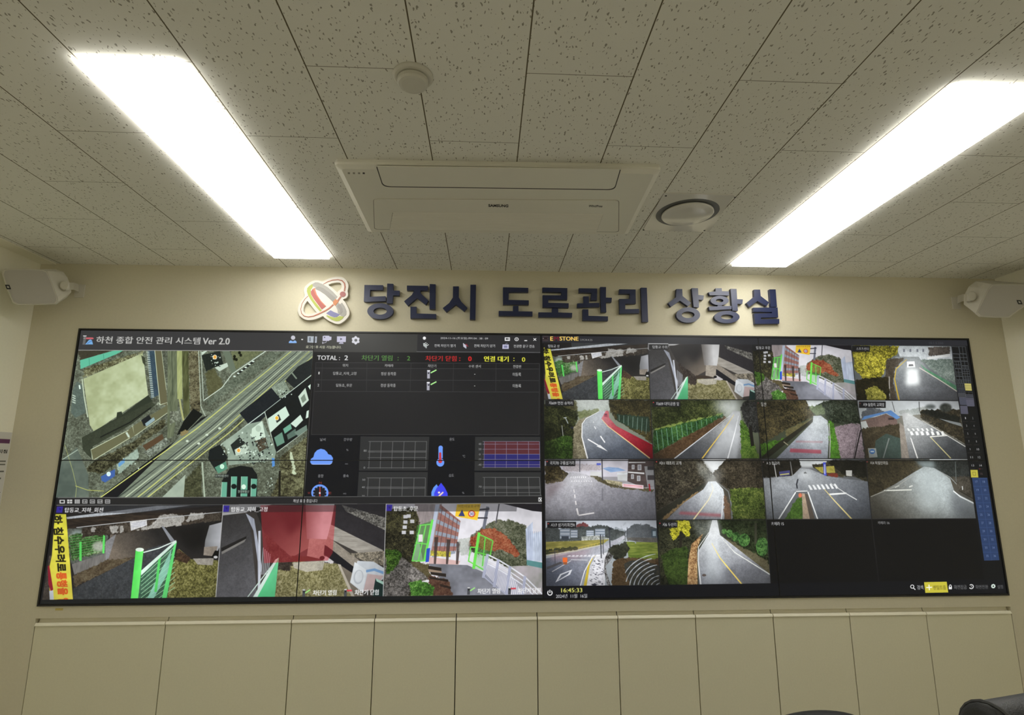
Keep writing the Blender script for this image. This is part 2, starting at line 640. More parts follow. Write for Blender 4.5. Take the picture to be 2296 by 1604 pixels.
    poly([(165, 203), (262, 203), (322, 940), (125, 940), (112, 690), (140, 560)], [(240, 236, 76)], grad=((200, 210), (230, 930), (236, 222, 84)))
    poly([(105, 650), (118, 640), (152, 850), (132, 868), (110, 800)], [(150, 32, 52)])
    poly([(118, 862), (152, 856), (158, 940), (122, 940)], [(214, 220, 228)])
    write_along('\ud558 \uce68\uc218\uc6b0\ub824\ub85c', (152, 212), (7, 84), (88, 0), [(26, 24, 16)], bold=.045)
    write_along('\ud1b5\ud589\uc744 \uc77c', (186, 700), (6, 72), (92, 0), [(232, 92, 40)], bold=.045)


def pic_pillar():
    rect(1110, 135, 2185, 695, [(62, 58, 56)])
    poly([(1112, 138), (1445, 138), (1262, 190), (1112, 206)], [(186, 186, 186)])
    poly([(1112, 206), (1290, 196), (1402, 692), (1130, 692)], [(58, 57, 58)], grad=((1240, 230), (1240, 680), (98, 98, 102)), tex='fine')
    poly([(1138, 400), (1290, 330), (1290, 348), (1142, 425)], [(34, 33, 33)])
    poly([(1142, 422), (1290, 346), (1280, 366), (1146, 438)], [(132, 130, 126)])
    poly([(1320, 160), (1690, 138), (1700, 400), (1590, 460), (1400, 312)], [(40, 38, 38)], grad=((1480, 230), (1660, 430), (120, 110, 98)))
    poly([(1440, 150), (1660, 138), (1640, 260), (1560, 330)], [(30, 28, 30)], soft=8)
    poly([(1266, 192), (1326, 228), (1412, 522), (1395, 602), (1378, 480), (1330, 300)], [(164, 169, 182)], tex='tall')
    for k in range(5):
        line([(1405 + 12 * k, 400 + 10 * k), (1412 + 10 * k, 560)], 5, [(170, 172, 178)])
    poly([(1640, 138), (1824, 138), (1806, 358), (1672, 352)], [(104, 100, 96)], grad=((1650, 240), (1760, 240), (206, 206, 206)))
    poly([(1688, 350), (1806, 356), (1786, 474), (1684, 452)], [(154, 146, 134)], tex='fine')
    poly([(1500, 540), (1600, 480), (1880, 500), (2010, 700), (1508, 700)], [(90, 86, 56), (132, 127, 86), (166, 160, 124)], tex='fine')
    poly([(1400, 310), (1605, 472), (1590, 542), (1500, 532), (1430, 402)], [(39, 32, 29), (78, 70, 62)], tex='leaf')
    poly([(1600, 490), (1800, 480), (1790, 536), (1690, 546), (1610, 522)], [(172, 167, 152)], tex='fine')
    poly([(1588, 450), (1690, 455), (1765, 472), (1600, 487)], [(58, 48, 40)])
    poly([(1768, 448), (1862, 470), (1850, 502), (1780, 480)], [(196, 192, 192)], tex='leaf')
    ell(1780, 465, 16, 12, [(24, 22, 24)])
    poly([(1822, 138), (2160, 148), (2165, 420), (2140, 424), (1830, 272)], [(46, 44, 48)], tex='fine')
    poly([(1868, 152), (2150, 232), (2152, 306), (1900, 192)], [(56, 54, 52), (158, 156, 148)], tex='fine')
    poly([(1812, 268), (2150, 422), (2168, 486), (2100, 482), (1800, 344)], [(146, 141, 132), (170, 165, 156)], tex='long')
    poly([(1788, 388), (2004, 520), (1980, 566), (1788, 444)], [(28, 28, 33)])
    poly([(1800, 338), (2014, 482), (1990, 525), (1792, 388)], [(142, 134, 122)], tex='fine')
    poly([(1930, 440), (2166, 428), (2172, 514), (2060, 492)], [(76, 72, 64), (172, 162, 142)], tex='fine')
    poly([(1880, 500), (1900, 505), (2010, 690), (1985, 692)], [(188, 180, 165)])
    poly([(1900, 510), (1985, 560), (2060, 692), (2005, 692)], [(120, 112, 100)])
    poly([(2000, 484), (2100, 489), (2172, 530), (2168, 592), (2050, 668), (1968, 610)], [(198, 204, 210)])
    poly([(1984, 490), (2066, 540), (2050, 666), (1968, 606)], [(218, 223, 226)])
    ell(2016, 578, 30, 42, [(186, 192, 198)])
    ell(2018, 576, 23, 34, [(212, 217, 221)])
    poly([(2070, 560), (2170, 572), (2125, 652), (2055, 662)], [(194, 172, 170)])
    line([(2060, 545), (2110, 536), (2170, 556)], 15, [(120, 158, 200)])
    poly([(2122, 586), (2186, 612), (2186, 695), (2112, 695)], [(30, 52, 50)])
    poly([(2122, 586), (2186, 612), (2186, 630), (2130, 604)], [(176, 216, 200)])
    line([(1368, 300), (1400, 560), (1408, 692)], 15, [(196, 200, 210)])
    poly([(1488, 472), (1509, 460), (1402, 695), (1372, 695)], [(208, 228, 218)])
    poly([(1510, 460), (1511, 695), (1400, 695)], [(84, 190, 128)], grad=((1400, 690), (1510, 470), (110, 205, 150)))
    line([(1490, 480), (1340, 692)], 7, [(200, 220, 210)])


def pic_gate():
    rect(835, 105, 2230, 915, [(224, 222, 228)])
    poly([(1110, 110), (1345, 110), (1255, 560), (1180, 600), (1120, 300)], [(156, 146, 146)], tex='tall')
    poly([(1330, 120), (1502, 262), (1462, 524), (1250, 545)], [(152, 108, 100)], tex='fine')
    for k in range(5):
        f = k / 4
        a, b = (1320 - 60 * f, 150 + 390 * f), (1500 - 40 * f, 275 + 240 * f)
        poly([(a[0], a[1]), (b[0], b[1]), (b[0] - 3, b[1] + 26), (a[0] - 5, a[1] + 36)], [(150, 158, 172)])
    for k in range(5):
        f = (k + .5) / 5
        line([(1332 + 160 * f, 130 + 130 * f), (1256 + 206 * f, 545 - 25 * f)], 6, [(112, 78, 76)])
    poly([(1288, 120), (1322, 118), (1238, 570), (1212, 560)], [(188, 198, 218)])
    poly([(835, 170), (1120, 150), (1152, 300), (1090, 600), (1210, 915), (835, 915)], [(18, 18, 13), (50, 48, 34), (95, 93, 60)], tex='leaf')
    for x, y in ((1012, 210), (1012, 256), (1006, 300), (998, 345), (1070, 250), (1066, 345), (1040, 205)):
        rect(x, y, x + 36, y + 30, [(198, 198, 202)])
    poly([(1230, 568), (1500, 606), (1480, 645), (1230, 630)], [(210, 176, 172)])
    poly([(1245, 515), (1420, 525), (1415, 572), (1245, 560)], [(120, 116, 60), (222, 206, 80)], tex='fine')
    for x, h in ((1282, 130), (1386, 110), (1472, 90)):
        line([(x + 14, 620 - h - 90), (x, 632)], [34, 18], [(62, 52, 50)], alpha=.85)
    poly([(1225, 628), (1560, 640), (1700, 700), (1905, 915), (1440, 915), (1300, 720)], [(112, 114, 122)], grad=((1400, 640), (1750, 880), (146, 148, 158)), tex='soft')
    poly([(1100, 600), (1230, 640), (1250, 760), (1130, 800), (1000, 700)], [(75, 67, 45), (106, 98, 70)], tex='leaf')
    poly([(858, 570), (1000, 570), (1150, 680), (1240, 760), (1100, 800), (1050, 915), (835, 915)], [(45, 44, 41), (100, 96, 93), (156, 151, 146)], tex='leaf')
    poly([(1225, 645), (1338, 664), (1338, 692), (1225, 674)], [(44, 38, 34)])
    poly([(1225, 674), (1338, 692), (1345, 706), (1230, 700)], [(150, 130, 112)])
    poly([(1242, 698), (1378, 714), (1378, 742), (1250, 722)], [(44, 38, 34)])
    poly([(1215, 735), (1396, 762), (1440, 915), (1262, 915)], [(70, 45, 37), (119, 91, 73)], tex='leaf')
    poly([(1230, 738), (1396, 764), (1396, 786), (1240, 756)], [(44, 36, 32)])
    poly([(1320, 800), (1420, 826), (1420, 846), (1330, 822)], [(48, 38, 34)])
    poly([(855, 500), (1000, 520), (985, 610), (875, 730)], LEAF_GR, tex='leaf')
    poly([(1060, 795), (1160, 766), (1282, 830), (1262, 912), (1080, 912)], [(39, 72, 27), (75, 126, 49), (138, 186, 96)], tex='leaf')
    poly([(1130, 300), (1255, 262), (1192, 606), (1084, 606)], [(56, 126, 48)], alpha=.55)
    for q in (((1150, 300), (1250, 290)), ((1118, 450), (1228, 462)), ((1084, 604), (1192, 606)), ((1160, 300), (1086, 604)), ((1205, 300), (1140, 604))):
        line(q, 9, [(112, 222, 92)])
    line([(1262, 250), (1192, 606)], 20, [(112, 224, 90)])
    rect(1142, 378, 1178, 440, [(226, 218, 220)])
    poly([(1212, 498), (1242, 494), (1230, 612), (1202, 616)], [(48, 80, 192)])
    poly([(1560, 510), (1600, 380), (1680, 320), (1800, 256), (1930, 256), (2060, 296), (2095, 420), (2105, 560), (2045, 710), (1900, 660), (1740, 570)],
         [(45, 50, 37), (86, 91, 70), (131, 131, 114)], tex='leaf')
    poly([(1560, 480), (1590, 410), (1680, 330), (1800, 326), (1900, 390), (1965, 480), (2012, 540), (1992, 575), (1850, 505), (1760, 525), (1600, 480)],
         [(101, 44, 29), (149, 78, 54), (173, 113, 82)], tex='leaf')
    poly([(1480, 420), (1580, 400), (1600, 560), (1500, 560)], [(150, 160, 150), (196, 200, 192)], tex='leaf', alpha=.7)
    poly([(2060, 330), (2122, 268), (2122, 610), (2070, 610)], [(190, 200, 220)], tex='tall')
    poly([(2120, 370), (2218, 346), (2218, 610), (2120, 610)], [(202, 212, 228)], tex='tall')
    for k in range(9):
        line([(2070 + 17 * k, 350), (2074 + 17 * k, 600)], 4, [(160, 172, 198)])
    poly([(1900, 650), (2225, 640), (2225, 915), (2050, 915)], [(158, 160, 152), (180, 172, 178)], tex='soft')
    poly([(2070, 596), (2222, 622), (2222, 672), (2070, 640)], [(92, 142, 142)])
    for q in (((1655, 372), (1780, 432)), ((1780, 432), (1755, 570)), ((1715, 400), (1690, 650)), ((1640, 530), (1765, 560)), ((1590, 485), (1640, 492)), ((1590, 485), (1570, 610)), ((1570, 605), (1700, 680))):
        line(q, 10, [(112, 220, 84)])
    poly([(1655, 372), (1780, 432), (1755, 570), (1700, 690), (1605, 660)], [(70, 170, 60)], alpha=.3)
    line([(1662, 360), (1614, 672)], 24, [(112, 226, 84)])
    posts = [(1735, 545, 1697, 750), (1827, 590, 1790, 830), (1928, 650, 1895, 905), (2055, 735, 2035, 915)]
    tops = [(1735, 550), (1827, 596), (1928, 656), (2055, 742), (2215, 900)]
    bots = [(1697, 735), (1790, 815), (1895, 890), (2035, 990), (2150, 1080)]
    for i in range(4):
        for k in range(9):
            f = k / 9
            a = (tops[i][0] + (tops[i + 1][0] - tops[i][0]) * f, tops[i][1] + (tops[i + 1][1] - tops[i][1]) * f + 70)
            b = (bots[i][0] + (bots[i + 1][0] - bots[i][0]) * f, bots[i][1] + (bots[i + 1][1] - bots[i][1]) * f)
            if a[1] < b[1]:
                line([a, b], 6, [(166, 170, 192)])
    for dy in (0, 40, 76):
        line([(x - dy * .1, y + dy) for x, y in tops], 12 if dy == 0 else 9, [(232, 234, 242)])
    line(bots, 10, [(176, 180, 200)])
    for x0, y0, x1, y1 in posts:
        line([(x0, y0), (x1, y1)], 24, [(178, 182, 204)])
    line([(1736, 140), (1700, 330)], 26, [(112, 116, 130)])
    line([(1834, 112), (1806, 280)], 10, [(80, 80, 86)])
    line([(1640, 168), (1750, 158)], 14, [(66, 66, 74)])
    line([(1640, 236), (1735, 236)], 12, [(66, 66, 74)])
    poly([(1472, 120), (1676, 112), (1646, 256), (1456, 222)], [(246, 202, 56)])
    poly([(1484, 220), (1516, 164), (1540, 222)], [(58, 68, 120)])
    ell(1598, 200, 31, 30, [(206, 70, 50)])
    ell(1598, 200, 22, 21, [(236, 226, 226)])
    write('30', 1582, 188, 1615, 214, [(70, 70, 140)])
    write('\uc5b4\ub9b0\uc774\ubcf4\ud638\uad6c\uc5ed', 1482, 122, 1665, 148, [(120, 96, 40)], bold=.01)
    poly([(1830, 105), (2230, 105), (2230, 200), (2200, 184), (2120, 176)], [(34, 32, 38)])


def pic_sports():
    rect(950, 130, 1880, 615, [(100, 105, 106)])
    poly([(1330, 138), (1815, 142), (1818, 262), (1590, 262), (1370, 236)], [(190, 196, 198)], tex='fine')
    for x in (1395, 1450, 1510, 1560):
        rect(x, 165, x + 16, 190, [(120, 124, 132)])
    poly([(1608, 148), (1800, 145), (1792, 208), (1618, 230)], [(59, 54, 50), (106, 98, 91)], tex='leaf')
    poly([(1600, 236), (1800, 204), (1800, 228), (1606, 254)], [(216, 218, 216)])
    poly([(1330, 230), (1530, 232), (1605, 335), (1868, 525), (1880, 615), (1322, 615), (1305, 400)], [(126, 131, 132)], grad=((1450, 260), (1600, 600), (84, 86, 90)), tex='fine')
    poly([(1250, 250), (1410, 240), (1322, 340), (1308, 430), (1345, 615), (1225, 615)], [(49, 42, 36), (82, 75, 63)], tex='leaf')
    line([(1276, 400), (1280, 600)], 8, [(160, 158, 150)])
    poly([(955, 135), (1362, 140), (1342, 212), (1250, 262), (1232, 380), (1182, 432), (1060, 432), (975, 330)], [(54, 52, 19), (122, 116, 37), (212, 202, 76)], tex='leaf')
    poly([(985, 425), (1262, 400), (1285, 612), (1000, 612)], [(18, 18, 13), (50, 45, 27)], tex='leaf')
    poly([(1068, 512), (1160, 478), (1252, 560), (1242, 612), (1088, 612)], [(75, 73, 27), (122, 119, 49), (190, 182, 90)], tex='leaf')
    poly([(1540, 258), (1818, 250), (1856, 462), (1720, 400)], [(85, 98, 91), (146, 156, 148)], tex='leaf')
    poly([(1538, 290), (1600, 338), (1852, 480), (1858, 524), (1600, 370)], [(72, 116, 88), (96, 140, 110)], tex='fine')
    line([(1535, 325), (1700, 425), (1858, 528)], 8, [(196, 188, 176)])
    line([(1425, 255), (1335, 335), (1322, 420), (1340, 510), (1362, 608)], [6, 8, 9, 11, 12], [(192, 162, 62)])
    poly([(1428, 330), (1518, 330), (1536, 465), (1420, 475)], [(236, 240, 238)], soft=5)
    poly([(1428, 272), (1494, 270), (1500, 322), (1428, 324)], [(228, 230, 230)])
    poly([(1446, 296), (1480, 296), (1484, 310), (1442, 312)], [(60, 60, 62)])
    glow(1470, 300, 120, 60, .25, 12)
    glow(1480, 430, 90, 120, .25, 14)


def pic_curve():
    rect(80, 690, 1180, 1280, [(120, 126, 112)])
    poly([(330, 690), (840, 690), (825, 800), (600, 815), (420, 812)], [(206, 212, 206)], grad=((600, 690), (600, 815), (150, 158, 148)), tex='leaf')
    poly([(400, 806), (642, 780), (622, 838), (440, 882)], [(78, 86, 49), (122, 129, 90)], tex='leaf')
    poly([(80, 740), (200, 690), (380, 698), (432, 820), (400, 965), (372, 1280), (80, 1280)], LEAF_DK, tex='leaf')
    poly([(240, 690), (400, 698), (430, 800), (300, 780)], [(70, 67, 41), (104, 101, 62)], tex='leaf', alpha=.7)
    poly([(95, 1100), (300, 1040), (365, 1060), (372, 1280), (95, 1280)], LEAF_GR, tex='leaf', alpha=.75)
    poly([(735, 690), (1160, 695), (1180, 1140), (960, 990), (785, 880), (738, 800)], [(27, 26, 16), (62, 57, 34), (98, 90, 54)], tex='leaf')
    poly([(800, 830), (1132, 862), (1136, 1010), (980, 985), (810, 900)], [(31, 47, 36), (50, 68, 54)], tex='leaf')
    for k in range(7):
        line([(830 + 46 * k, 842 + 6 * k), (832 + 44 * k, 902 + 22 * k)], 5, [(120, 140, 130)])
    poly([(622, 808), (440, 888), (384, 960), (370, 1280), (528, 1280), (465, 1040), (500, 880)], [(91, 85, 67), (156, 150, 124)], tex='leaf')
    poly([(640, 802), (702, 806), (660, 880), (720, 950), (960, 1130), (1150, 1280), (512, 1280), (462, 1080), (464, 930), (502, 872)], [(158, 163, 168)], grad=((620, 860), (780, 1200), (80, 86, 97)), tex='fine')
    poly([(700, 800), (726, 804), (732, 870), (800, 950), (1165, 1140), (1178, 1280), (1135, 1280), (960, 1130), (720, 950), (655, 880)], [(176, 84, 92)], grad=((720, 900), (1060, 1180), (132, 18, 34)), tex='fine')
    line([(632, 808), (500, 880), (464, 932), (462, 1060), (518, 1275)], [4, 7, 9, 11, 14], [(226, 226, 226)])
    line([(660, 885), (720, 955), (960, 1136), (1135, 1272)], [5, 7, 10, 12], [(226, 190, 134)])
    line([(645, 1050), (690, 1116)], 12, [(226, 226, 226)])
    line([(585, 955), (600, 982)], 9, [(216, 218, 220)])
    line([(576, 905), (579, 924)], 7, [(206, 208, 210)])
    line([(520, 1082), (650, 1158)], 12, [(230, 230, 230)])
    poly([(606, 1152), (640, 1138), (720, 1204)], [(230, 230, 230)])
    poly([(682, 828), (712, 826), (716, 862), (682, 862)], [(138, 48, 64)])
    rect(688, 834, 708, 843, [(60, 40, 50)])
    line([(264, 945), (276, 1052)], 7, [(150, 152, 148)])
    line([(296, 866), (326, 928)], 9, [(150, 158, 160)])
    line([(280, 872), (312, 868)], 8, [(170, 176, 180)])
    ell(366, 968, 14, 8, [(30, 32, 48)])
    glow(640, 900, 110, 60, .30, 12)
    glow(560, 760, 180, 40, .35, 12)
    poly([(80, 900), (200, 900), (180, 1280), (80, 1280)], [(10, 12, 8)], alpha=.5, soft=12)


def pic_straight():
    rect(1140, 690, 2220, 1280, [(90, 96, 78)])
    poly([(1140, 690), (1920, 690), (1960, 760), (1862, 842), (1160, 1000)], [(19, 25, 11), (47, 55, 26), (88, 93, 54)], tex='leaf')
    poly([(1780, 690), (2060, 690), (2030, 800), (1880, 830), (1800, 760)], [(214, 220, 216)], soft=14)
    poly([(1172, 985), (1850, 828), (1872, 860), (1240, 1192), (1172, 1235)], [(18, 39, 19), (41, 75, 37), (72, 109, 54)], tex='leaf')
    line([(1172, 990), (1500, 908), (1850, 832)], [18, 14, 8], [(116, 132, 66)], tex='leaf')
    for k in range(14):
        f = k / 13
        x, y = 1200 + 640 * f, 1000 - 155 * f
        line([(x, y), (x + 22 * (1 - f), y + 180 * (1 - f) + 14)], 6 - 3 * f, [(110, 150, 130)])
    poly([(1172, 1235), (1500, 1050), (1880, 850), (1905, 870), (1410, 1265), (1390, 1280), (1172, 1280)], [(57, 41, 26), (96, 75, 54)], tex='leaf')
    poly([(1962, 798), (2026, 808), (2044, 900), (2036, 1280), (1372, 1280), (1600, 1100), (1900, 880)], [(166, 168, 168)], grad=((1960, 860), (1600, 1240), (66, 68, 72)), tex='fine')
    poly([(1990, 815), (2022, 818), (2030, 1000), (1995, 1280), (1680, 1280), (1905, 930)], [(172, 175, 178)], alpha=.75, soft=3)
    line([(1968, 840), (1880, 970), (1650, 1276)], [4, 8, 13], [(218, 184, 84)])
    line([(1930, 845), (1700, 1024), (1375, 1276)], [4, 8, 12], [(196, 200, 204)])
    line([(2012, 850), (1980, 1000), (1905, 1276)], [4, 8, 13], [(222, 224, 226)])
    poly([(2030, 880), (2100, 950), (2225, 1280), (2040, 1280)], [(39, 60, 21), (75, 108, 39), (114, 137, 62)], tex='leaf')
    poly([(2030, 780), (2060, 710), (2110, 695), (2200, 705), (2215, 1020), (2130, 1010), (2080, 930)], [(21, 22, 21), (47, 48, 46), (91, 92, 91)], tex='leaf')
    line([(2128, 960), (2152, 1150)], 32, [(28, 26, 24)])
    glow(1960, 850, 70, 60, .35, 10)
    glow(1900, 780, 120, 60, .35, 14)
    glow(1900, 1050, 70, 140, .25, 14)


def pic_hill():
    rect(135, 600, 1070, 1110, [(60, 66, 52)])
    poly([(520, 600), (790, 600), (740, 660), (600, 690)], [(216, 222, 222)], soft=4)
    poly([(135, 640), (300, 600), (562, 605), (640, 740), (380, 862), (150, 1000)], [(22, 22, 16), (59, 54, 37), (98, 88, 57)], tex='leaf')
    poly([(150, 985), (402, 925), (332, 985), (170, 1110)], [(36, 57, 19), (82, 127, 42)], tex='leaf')
    poly([(380, 862), (640, 745), (630, 760), (400, 930)], [(75, 72, 47), (109, 103, 70)], tex='leaf')
    poly([(640, 748), (640, 774), (250, 1090), (160, 1110), (300, 985)], [(38, 38, 30)], tex='fine')
    poly([(595, 690), (640, 650), (760, 600), (1015, 608), (1030, 830), (780, 800), (720, 726)], [(19, 25, 19), (47, 55, 42), (85, 93, 80)], tex='leaf')
    poly([(580, 660), (700, 640), (740, 720), (640, 735)], [(73, 90, 54), (114, 129, 90)], tex='leaf', alpha=.8)
    poly([(625, 738), (690, 736), (748, 780), (760, 900), (748, 1110), (300, 1110), (480, 930), (620, 790)], [(176, 183, 186)], grad=((660, 780), (540, 1090), (124, 128, 137)), tex='fine')
    poly([(428, 1018), (692, 1030), (694, 1062), (422, 1050)], [(156, 58, 72)], alpha=.75, soft=1)
    poly([(480, 950), (705, 955), (705, 970), (470, 966)], [(140, 90, 96)], alpha=.5, soft=1)
    line([(370, 960), (410, 990)], 8, [(140, 132, 110)])
    poly([(752, 775), (805, 800), (868, 1110), (778, 1110)], [(54, 86, 31), (93, 152, 49)], tex='leaf')
    line([(760, 800), (770, 940), (765, 1100)], 8, [(160, 160, 156)])
    poly([(806, 826), (960, 800), (1032, 816), (1070, 1110), (862, 1110)], [(111, 98, 103), (170, 154, 160)], tex='leaf')
    line([(1032, 860), (1005, 980), (978, 1104)], 10, [(28, 26, 28)])
    line([(1010, 860), (990, 980), (965, 1104)], 4, [(60, 56, 58)])
    glow(650, 800, 60, 60, .45, 10)
    glow(610, 930, 80, 80, .3, 12)
    glow(650, 690, 110, 40, .3, 12)


def pic_church():
    rect(1005, 605, 1960, 1110, [(110, 108, 98)])
    poly([(1005, 605), (1880, 605), (1880, 700), (1400, 735), (1015, 760)], [(206, 211, 213)], grad=((1400, 615), (1400, 730), (176, 182, 182)))
    poly([(1040, 700), (1110, 665), (1182, 670), (1245, 712), (1040, 768)], [(75, 80, 85), (106, 109, 113)], tex='leaf')
    poly([(1350, 700), (1600, 660), (1600, 720), (1390, 735)], [(140, 146, 142), (172, 176, 172)], tex='leaf')
    poly([(1020, 790), (1250, 720), (1340, 765), (1352, 830), (1030, 836)], [(108, 90, 84)], tex='fine')
    poly([(1036, 776), (1060, 742), (1240, 702), (1290, 690), (1372, 752), (1340, 768), (1252, 714)], [(92, 132, 184)])
    rect(1268, 755, 1318, 772, [(60, 50, 50)])
    poly([(1028, 790), (1076, 780), (1112, 872), (1036, 855)], [(184, 188, 184)])
    poly([(1026, 850), (1362, 806), (1384, 1110), (1060, 1110)], [(47, 42, 32), (83, 75, 57)], tex='leaf')
    poly([(1160, 950), (1250, 890), (1370, 930), (1382, 1110), (1140, 1110)], [(62, 76, 70)], tex='fine')
    line([(1275, 930), (1225, 1100)], 10, [(120, 126, 122)])
    poly([(1093, 1015), (1162, 1015), (1176, 1092), (1104, 1098)], [(150, 156, 152)])
    ell(1130, 1044, 24, 21, [(66, 108, 164)])
    rect(1115, 1038, 1146, 1050, [(190, 205, 215)])
    poly([(1362, 790), (1425, 850), (1452, 1110), (1380, 1110)], [(138, 130, 120)], tex='fine')
    poly([(1385, 712), (1442, 716), (1585, 800), (1950, 1000), (1960, 1110), (1450, 1110), (1402, 830)], [(176, 178, 176)], grad=((1430, 760), (1700, 1080), (72, 75, 78)), tex='fine')
    poly([(1528, 690), (1880, 680), (1900, 830), (1945, 990), (1770, 885), (1560, 772)], [(27, 27, 22), (50, 46, 36), (82, 73, 55)], tex='leaf')
    poly([(1530, 705), (1640, 682), (1880, 742), (1885, 825), (1700, 765)], [(19, 21, 19), (39, 41, 37)], tex='leaf')
    poly([(1700, 760), (1890, 800), (1900, 830), (1800, 800)], [(150, 156, 156)], alpha=.8)
    ell(1760, 668, 52, 38, [(44, 48, 44), (80, 84, 78)], tex='leaf', soft=2)
    ell(1630, 660, 44, 20, [(90, 96, 94)], tex='leaf', soft=3)
    line([(1300, 615), (1325, 705)], 5, [(80, 80, 80)])
    line([(1532, 615), (1536, 700)], 6, [(70, 70, 70)])
    for k in range(6):
        x = 1428 + 40 * k
        poly([(x, 845), (x + 14, 844), (x + 30, 866), (x + 12, 868)], [(224, 226, 222)])
    for k in range(7):
        x = 1452 + 45 * k - (0 if k < 6 else 4)
        poly([(x, 872), (x + 20, 870), (x + 36, 900), (x + 12, 906)], [(228, 230, 226)])
    line([(1625, 918), (1772, 906)], 9, [(222, 222, 214)])
    line([(1440, 836), (1530, 828)], 4, [(180, 184, 180)])
    line([(1460, 925), (1520, 1104)], [7, 12], [(222, 222, 218)])
    line([(1632, 922), (1806, 1104)], [6, 10], [(206, 196, 140)])
    line([(1560, 780), (1770, 905), (1930, 1002)], [3, 6, 8], [(214, 214, 206)])
    glow(1440, 740, 60, 40, .4, 10)
    glow(1530, 830, 110, 50, .28, 12)


def pic_junction():
    rect(85, 30, 1165, 632, [(150, 148, 152)])
    rect(85, 30, 1165, 210, [(196, 193, 202)])
    rect(85, 30, 1165, 46, [(226, 226, 232)])
    poly([(250, 110), (420, 88), (600, 92), (642, 150), (280, 160)], [(150, 142, 146), (192, 184, 188)], tex='leaf')
    poly([(88, 110), (200, 96), (322, 180), (272, 256), (95, 276)], [(19, 17, 13), (60, 52, 34), (103, 93, 60)], tex='leaf')
    poly([(330, 165), (480, 185), (642, 282), (1145, 350), (1165, 632), (95, 632), (95, 300), (262, 252)], [(170, 168, 175)], grad=((450, 200), (600, 600), (108, 108, 115)), tex='fine')
    poly([(100, 280), (300, 250), (130, 420), (100, 460)], [(120, 108, 112)], alpha=.7, soft=6)
    for k in range(9):
        line([(300 + 90 * k, 620), (420 + 40 * k, 330)], 5, [(140, 140, 146)], alpha=.35, soft=1)
    poly([(485, 192), (562, 188), (752, 288), (1145, 330), (1130, 352), (742, 314)], [(68, 63, 45), (103, 96, 75)], tex='leaf')
    poly([(526, 160), (642, 165), (642, 205), (526, 200)], [(196, 196, 196)])
    poly([(640, 130), (700, 117), (792, 124), (864, 150), (720, 168)], [(118, 148, 190), (150, 172, 204)], tex='long')
    rect(585, 80, 625, 100, [(90, 100, 190)])
    poly([(780, 170), (896, 164), (880, 250), (786, 244)], [(190, 192, 192)])
    poly([(780, 190), (780, 170), (840, 180), (896, 164), (896, 186)], [(206, 210, 214)])
    poly([(886, 44), (1145, 40), (1150, 300), (1030, 312), (878, 252)], [(70, 60, 60), (88, 76, 74)], tex='long')
    poly([(890, 68), (1050, 68), (1050, 78), (890, 80)], [(206, 206, 206)])
    poly([(884, 160), (1040, 170), (1040, 186), (884, 172)], [(216, 216, 216)])
    for q in ((920, 95, 946, 138), (976, 94, 1012, 146), (914, 186, 940, 230), (970, 200, 1002, 250)):
        rect(*q, [(206, 206, 206)])
        rect(q[0] + 5, q[1] + 5, q[2] - 5, q[3] - 5, [(140, 140, 146)])
    poly([(1040, 110), (1145, 108), (1150, 300), (1070, 304)], [(146, 146, 148)], tex='tall')
    rect(1070, 110, 1140, 145, [(56, 54, 56)])
    rect(1070, 195, 1140, 240, [(66, 62, 64)])
    poly([(660, 235), (830, 260), (830, 300), (690, 270)], [(190, 180, 150), (120, 116, 90)], tex='fine')
    poly([(830, 274), (1032, 290), (1032, 328), (828, 306)], [(222, 204, 208)])
    line([(842, 286), (1022, 302)], 7, [(206, 120, 130)])
    line([(842, 300), (1022, 316)], 5, [(206, 140, 150)])
    line([(426, 36), (424, 165)], 8, [(72, 72, 82)])
    line([(636, 36), (641, 245)], 10, [(60, 58, 64)])
    line([(641, 320), (639, 440)], 14, [(84, 84, 92)], alpha=.5, soft=1)
    for k in range(8):
        line([(345 + 19 * k, 206), (340 + 20 * k, 222)], 8, [(224, 222, 226)])
    for k in range(9):
        line([(350 + 23 * k, 246), (346 + 24 * k, 258)], 9, [(218, 216, 220)], alpha=.8)
    for a, b, w in (((368, 330), (372, 360), 8), ((376, 380), (380, 412), 10), ((384, 440), (390, 478), 12), ((396, 510), (410, 572), 16)):
        line([a, b], w, [(216, 212, 212)])
    line([(412, 578), (562, 554)], 13, [(216, 212, 212)])
    line([(1086, 278), (1094, 346)], 14, [(150, 40, 50)])
    glow(420, 240, 160, 60, .35, 14)
    glow(330, 430, 60, 160, .12, 14)


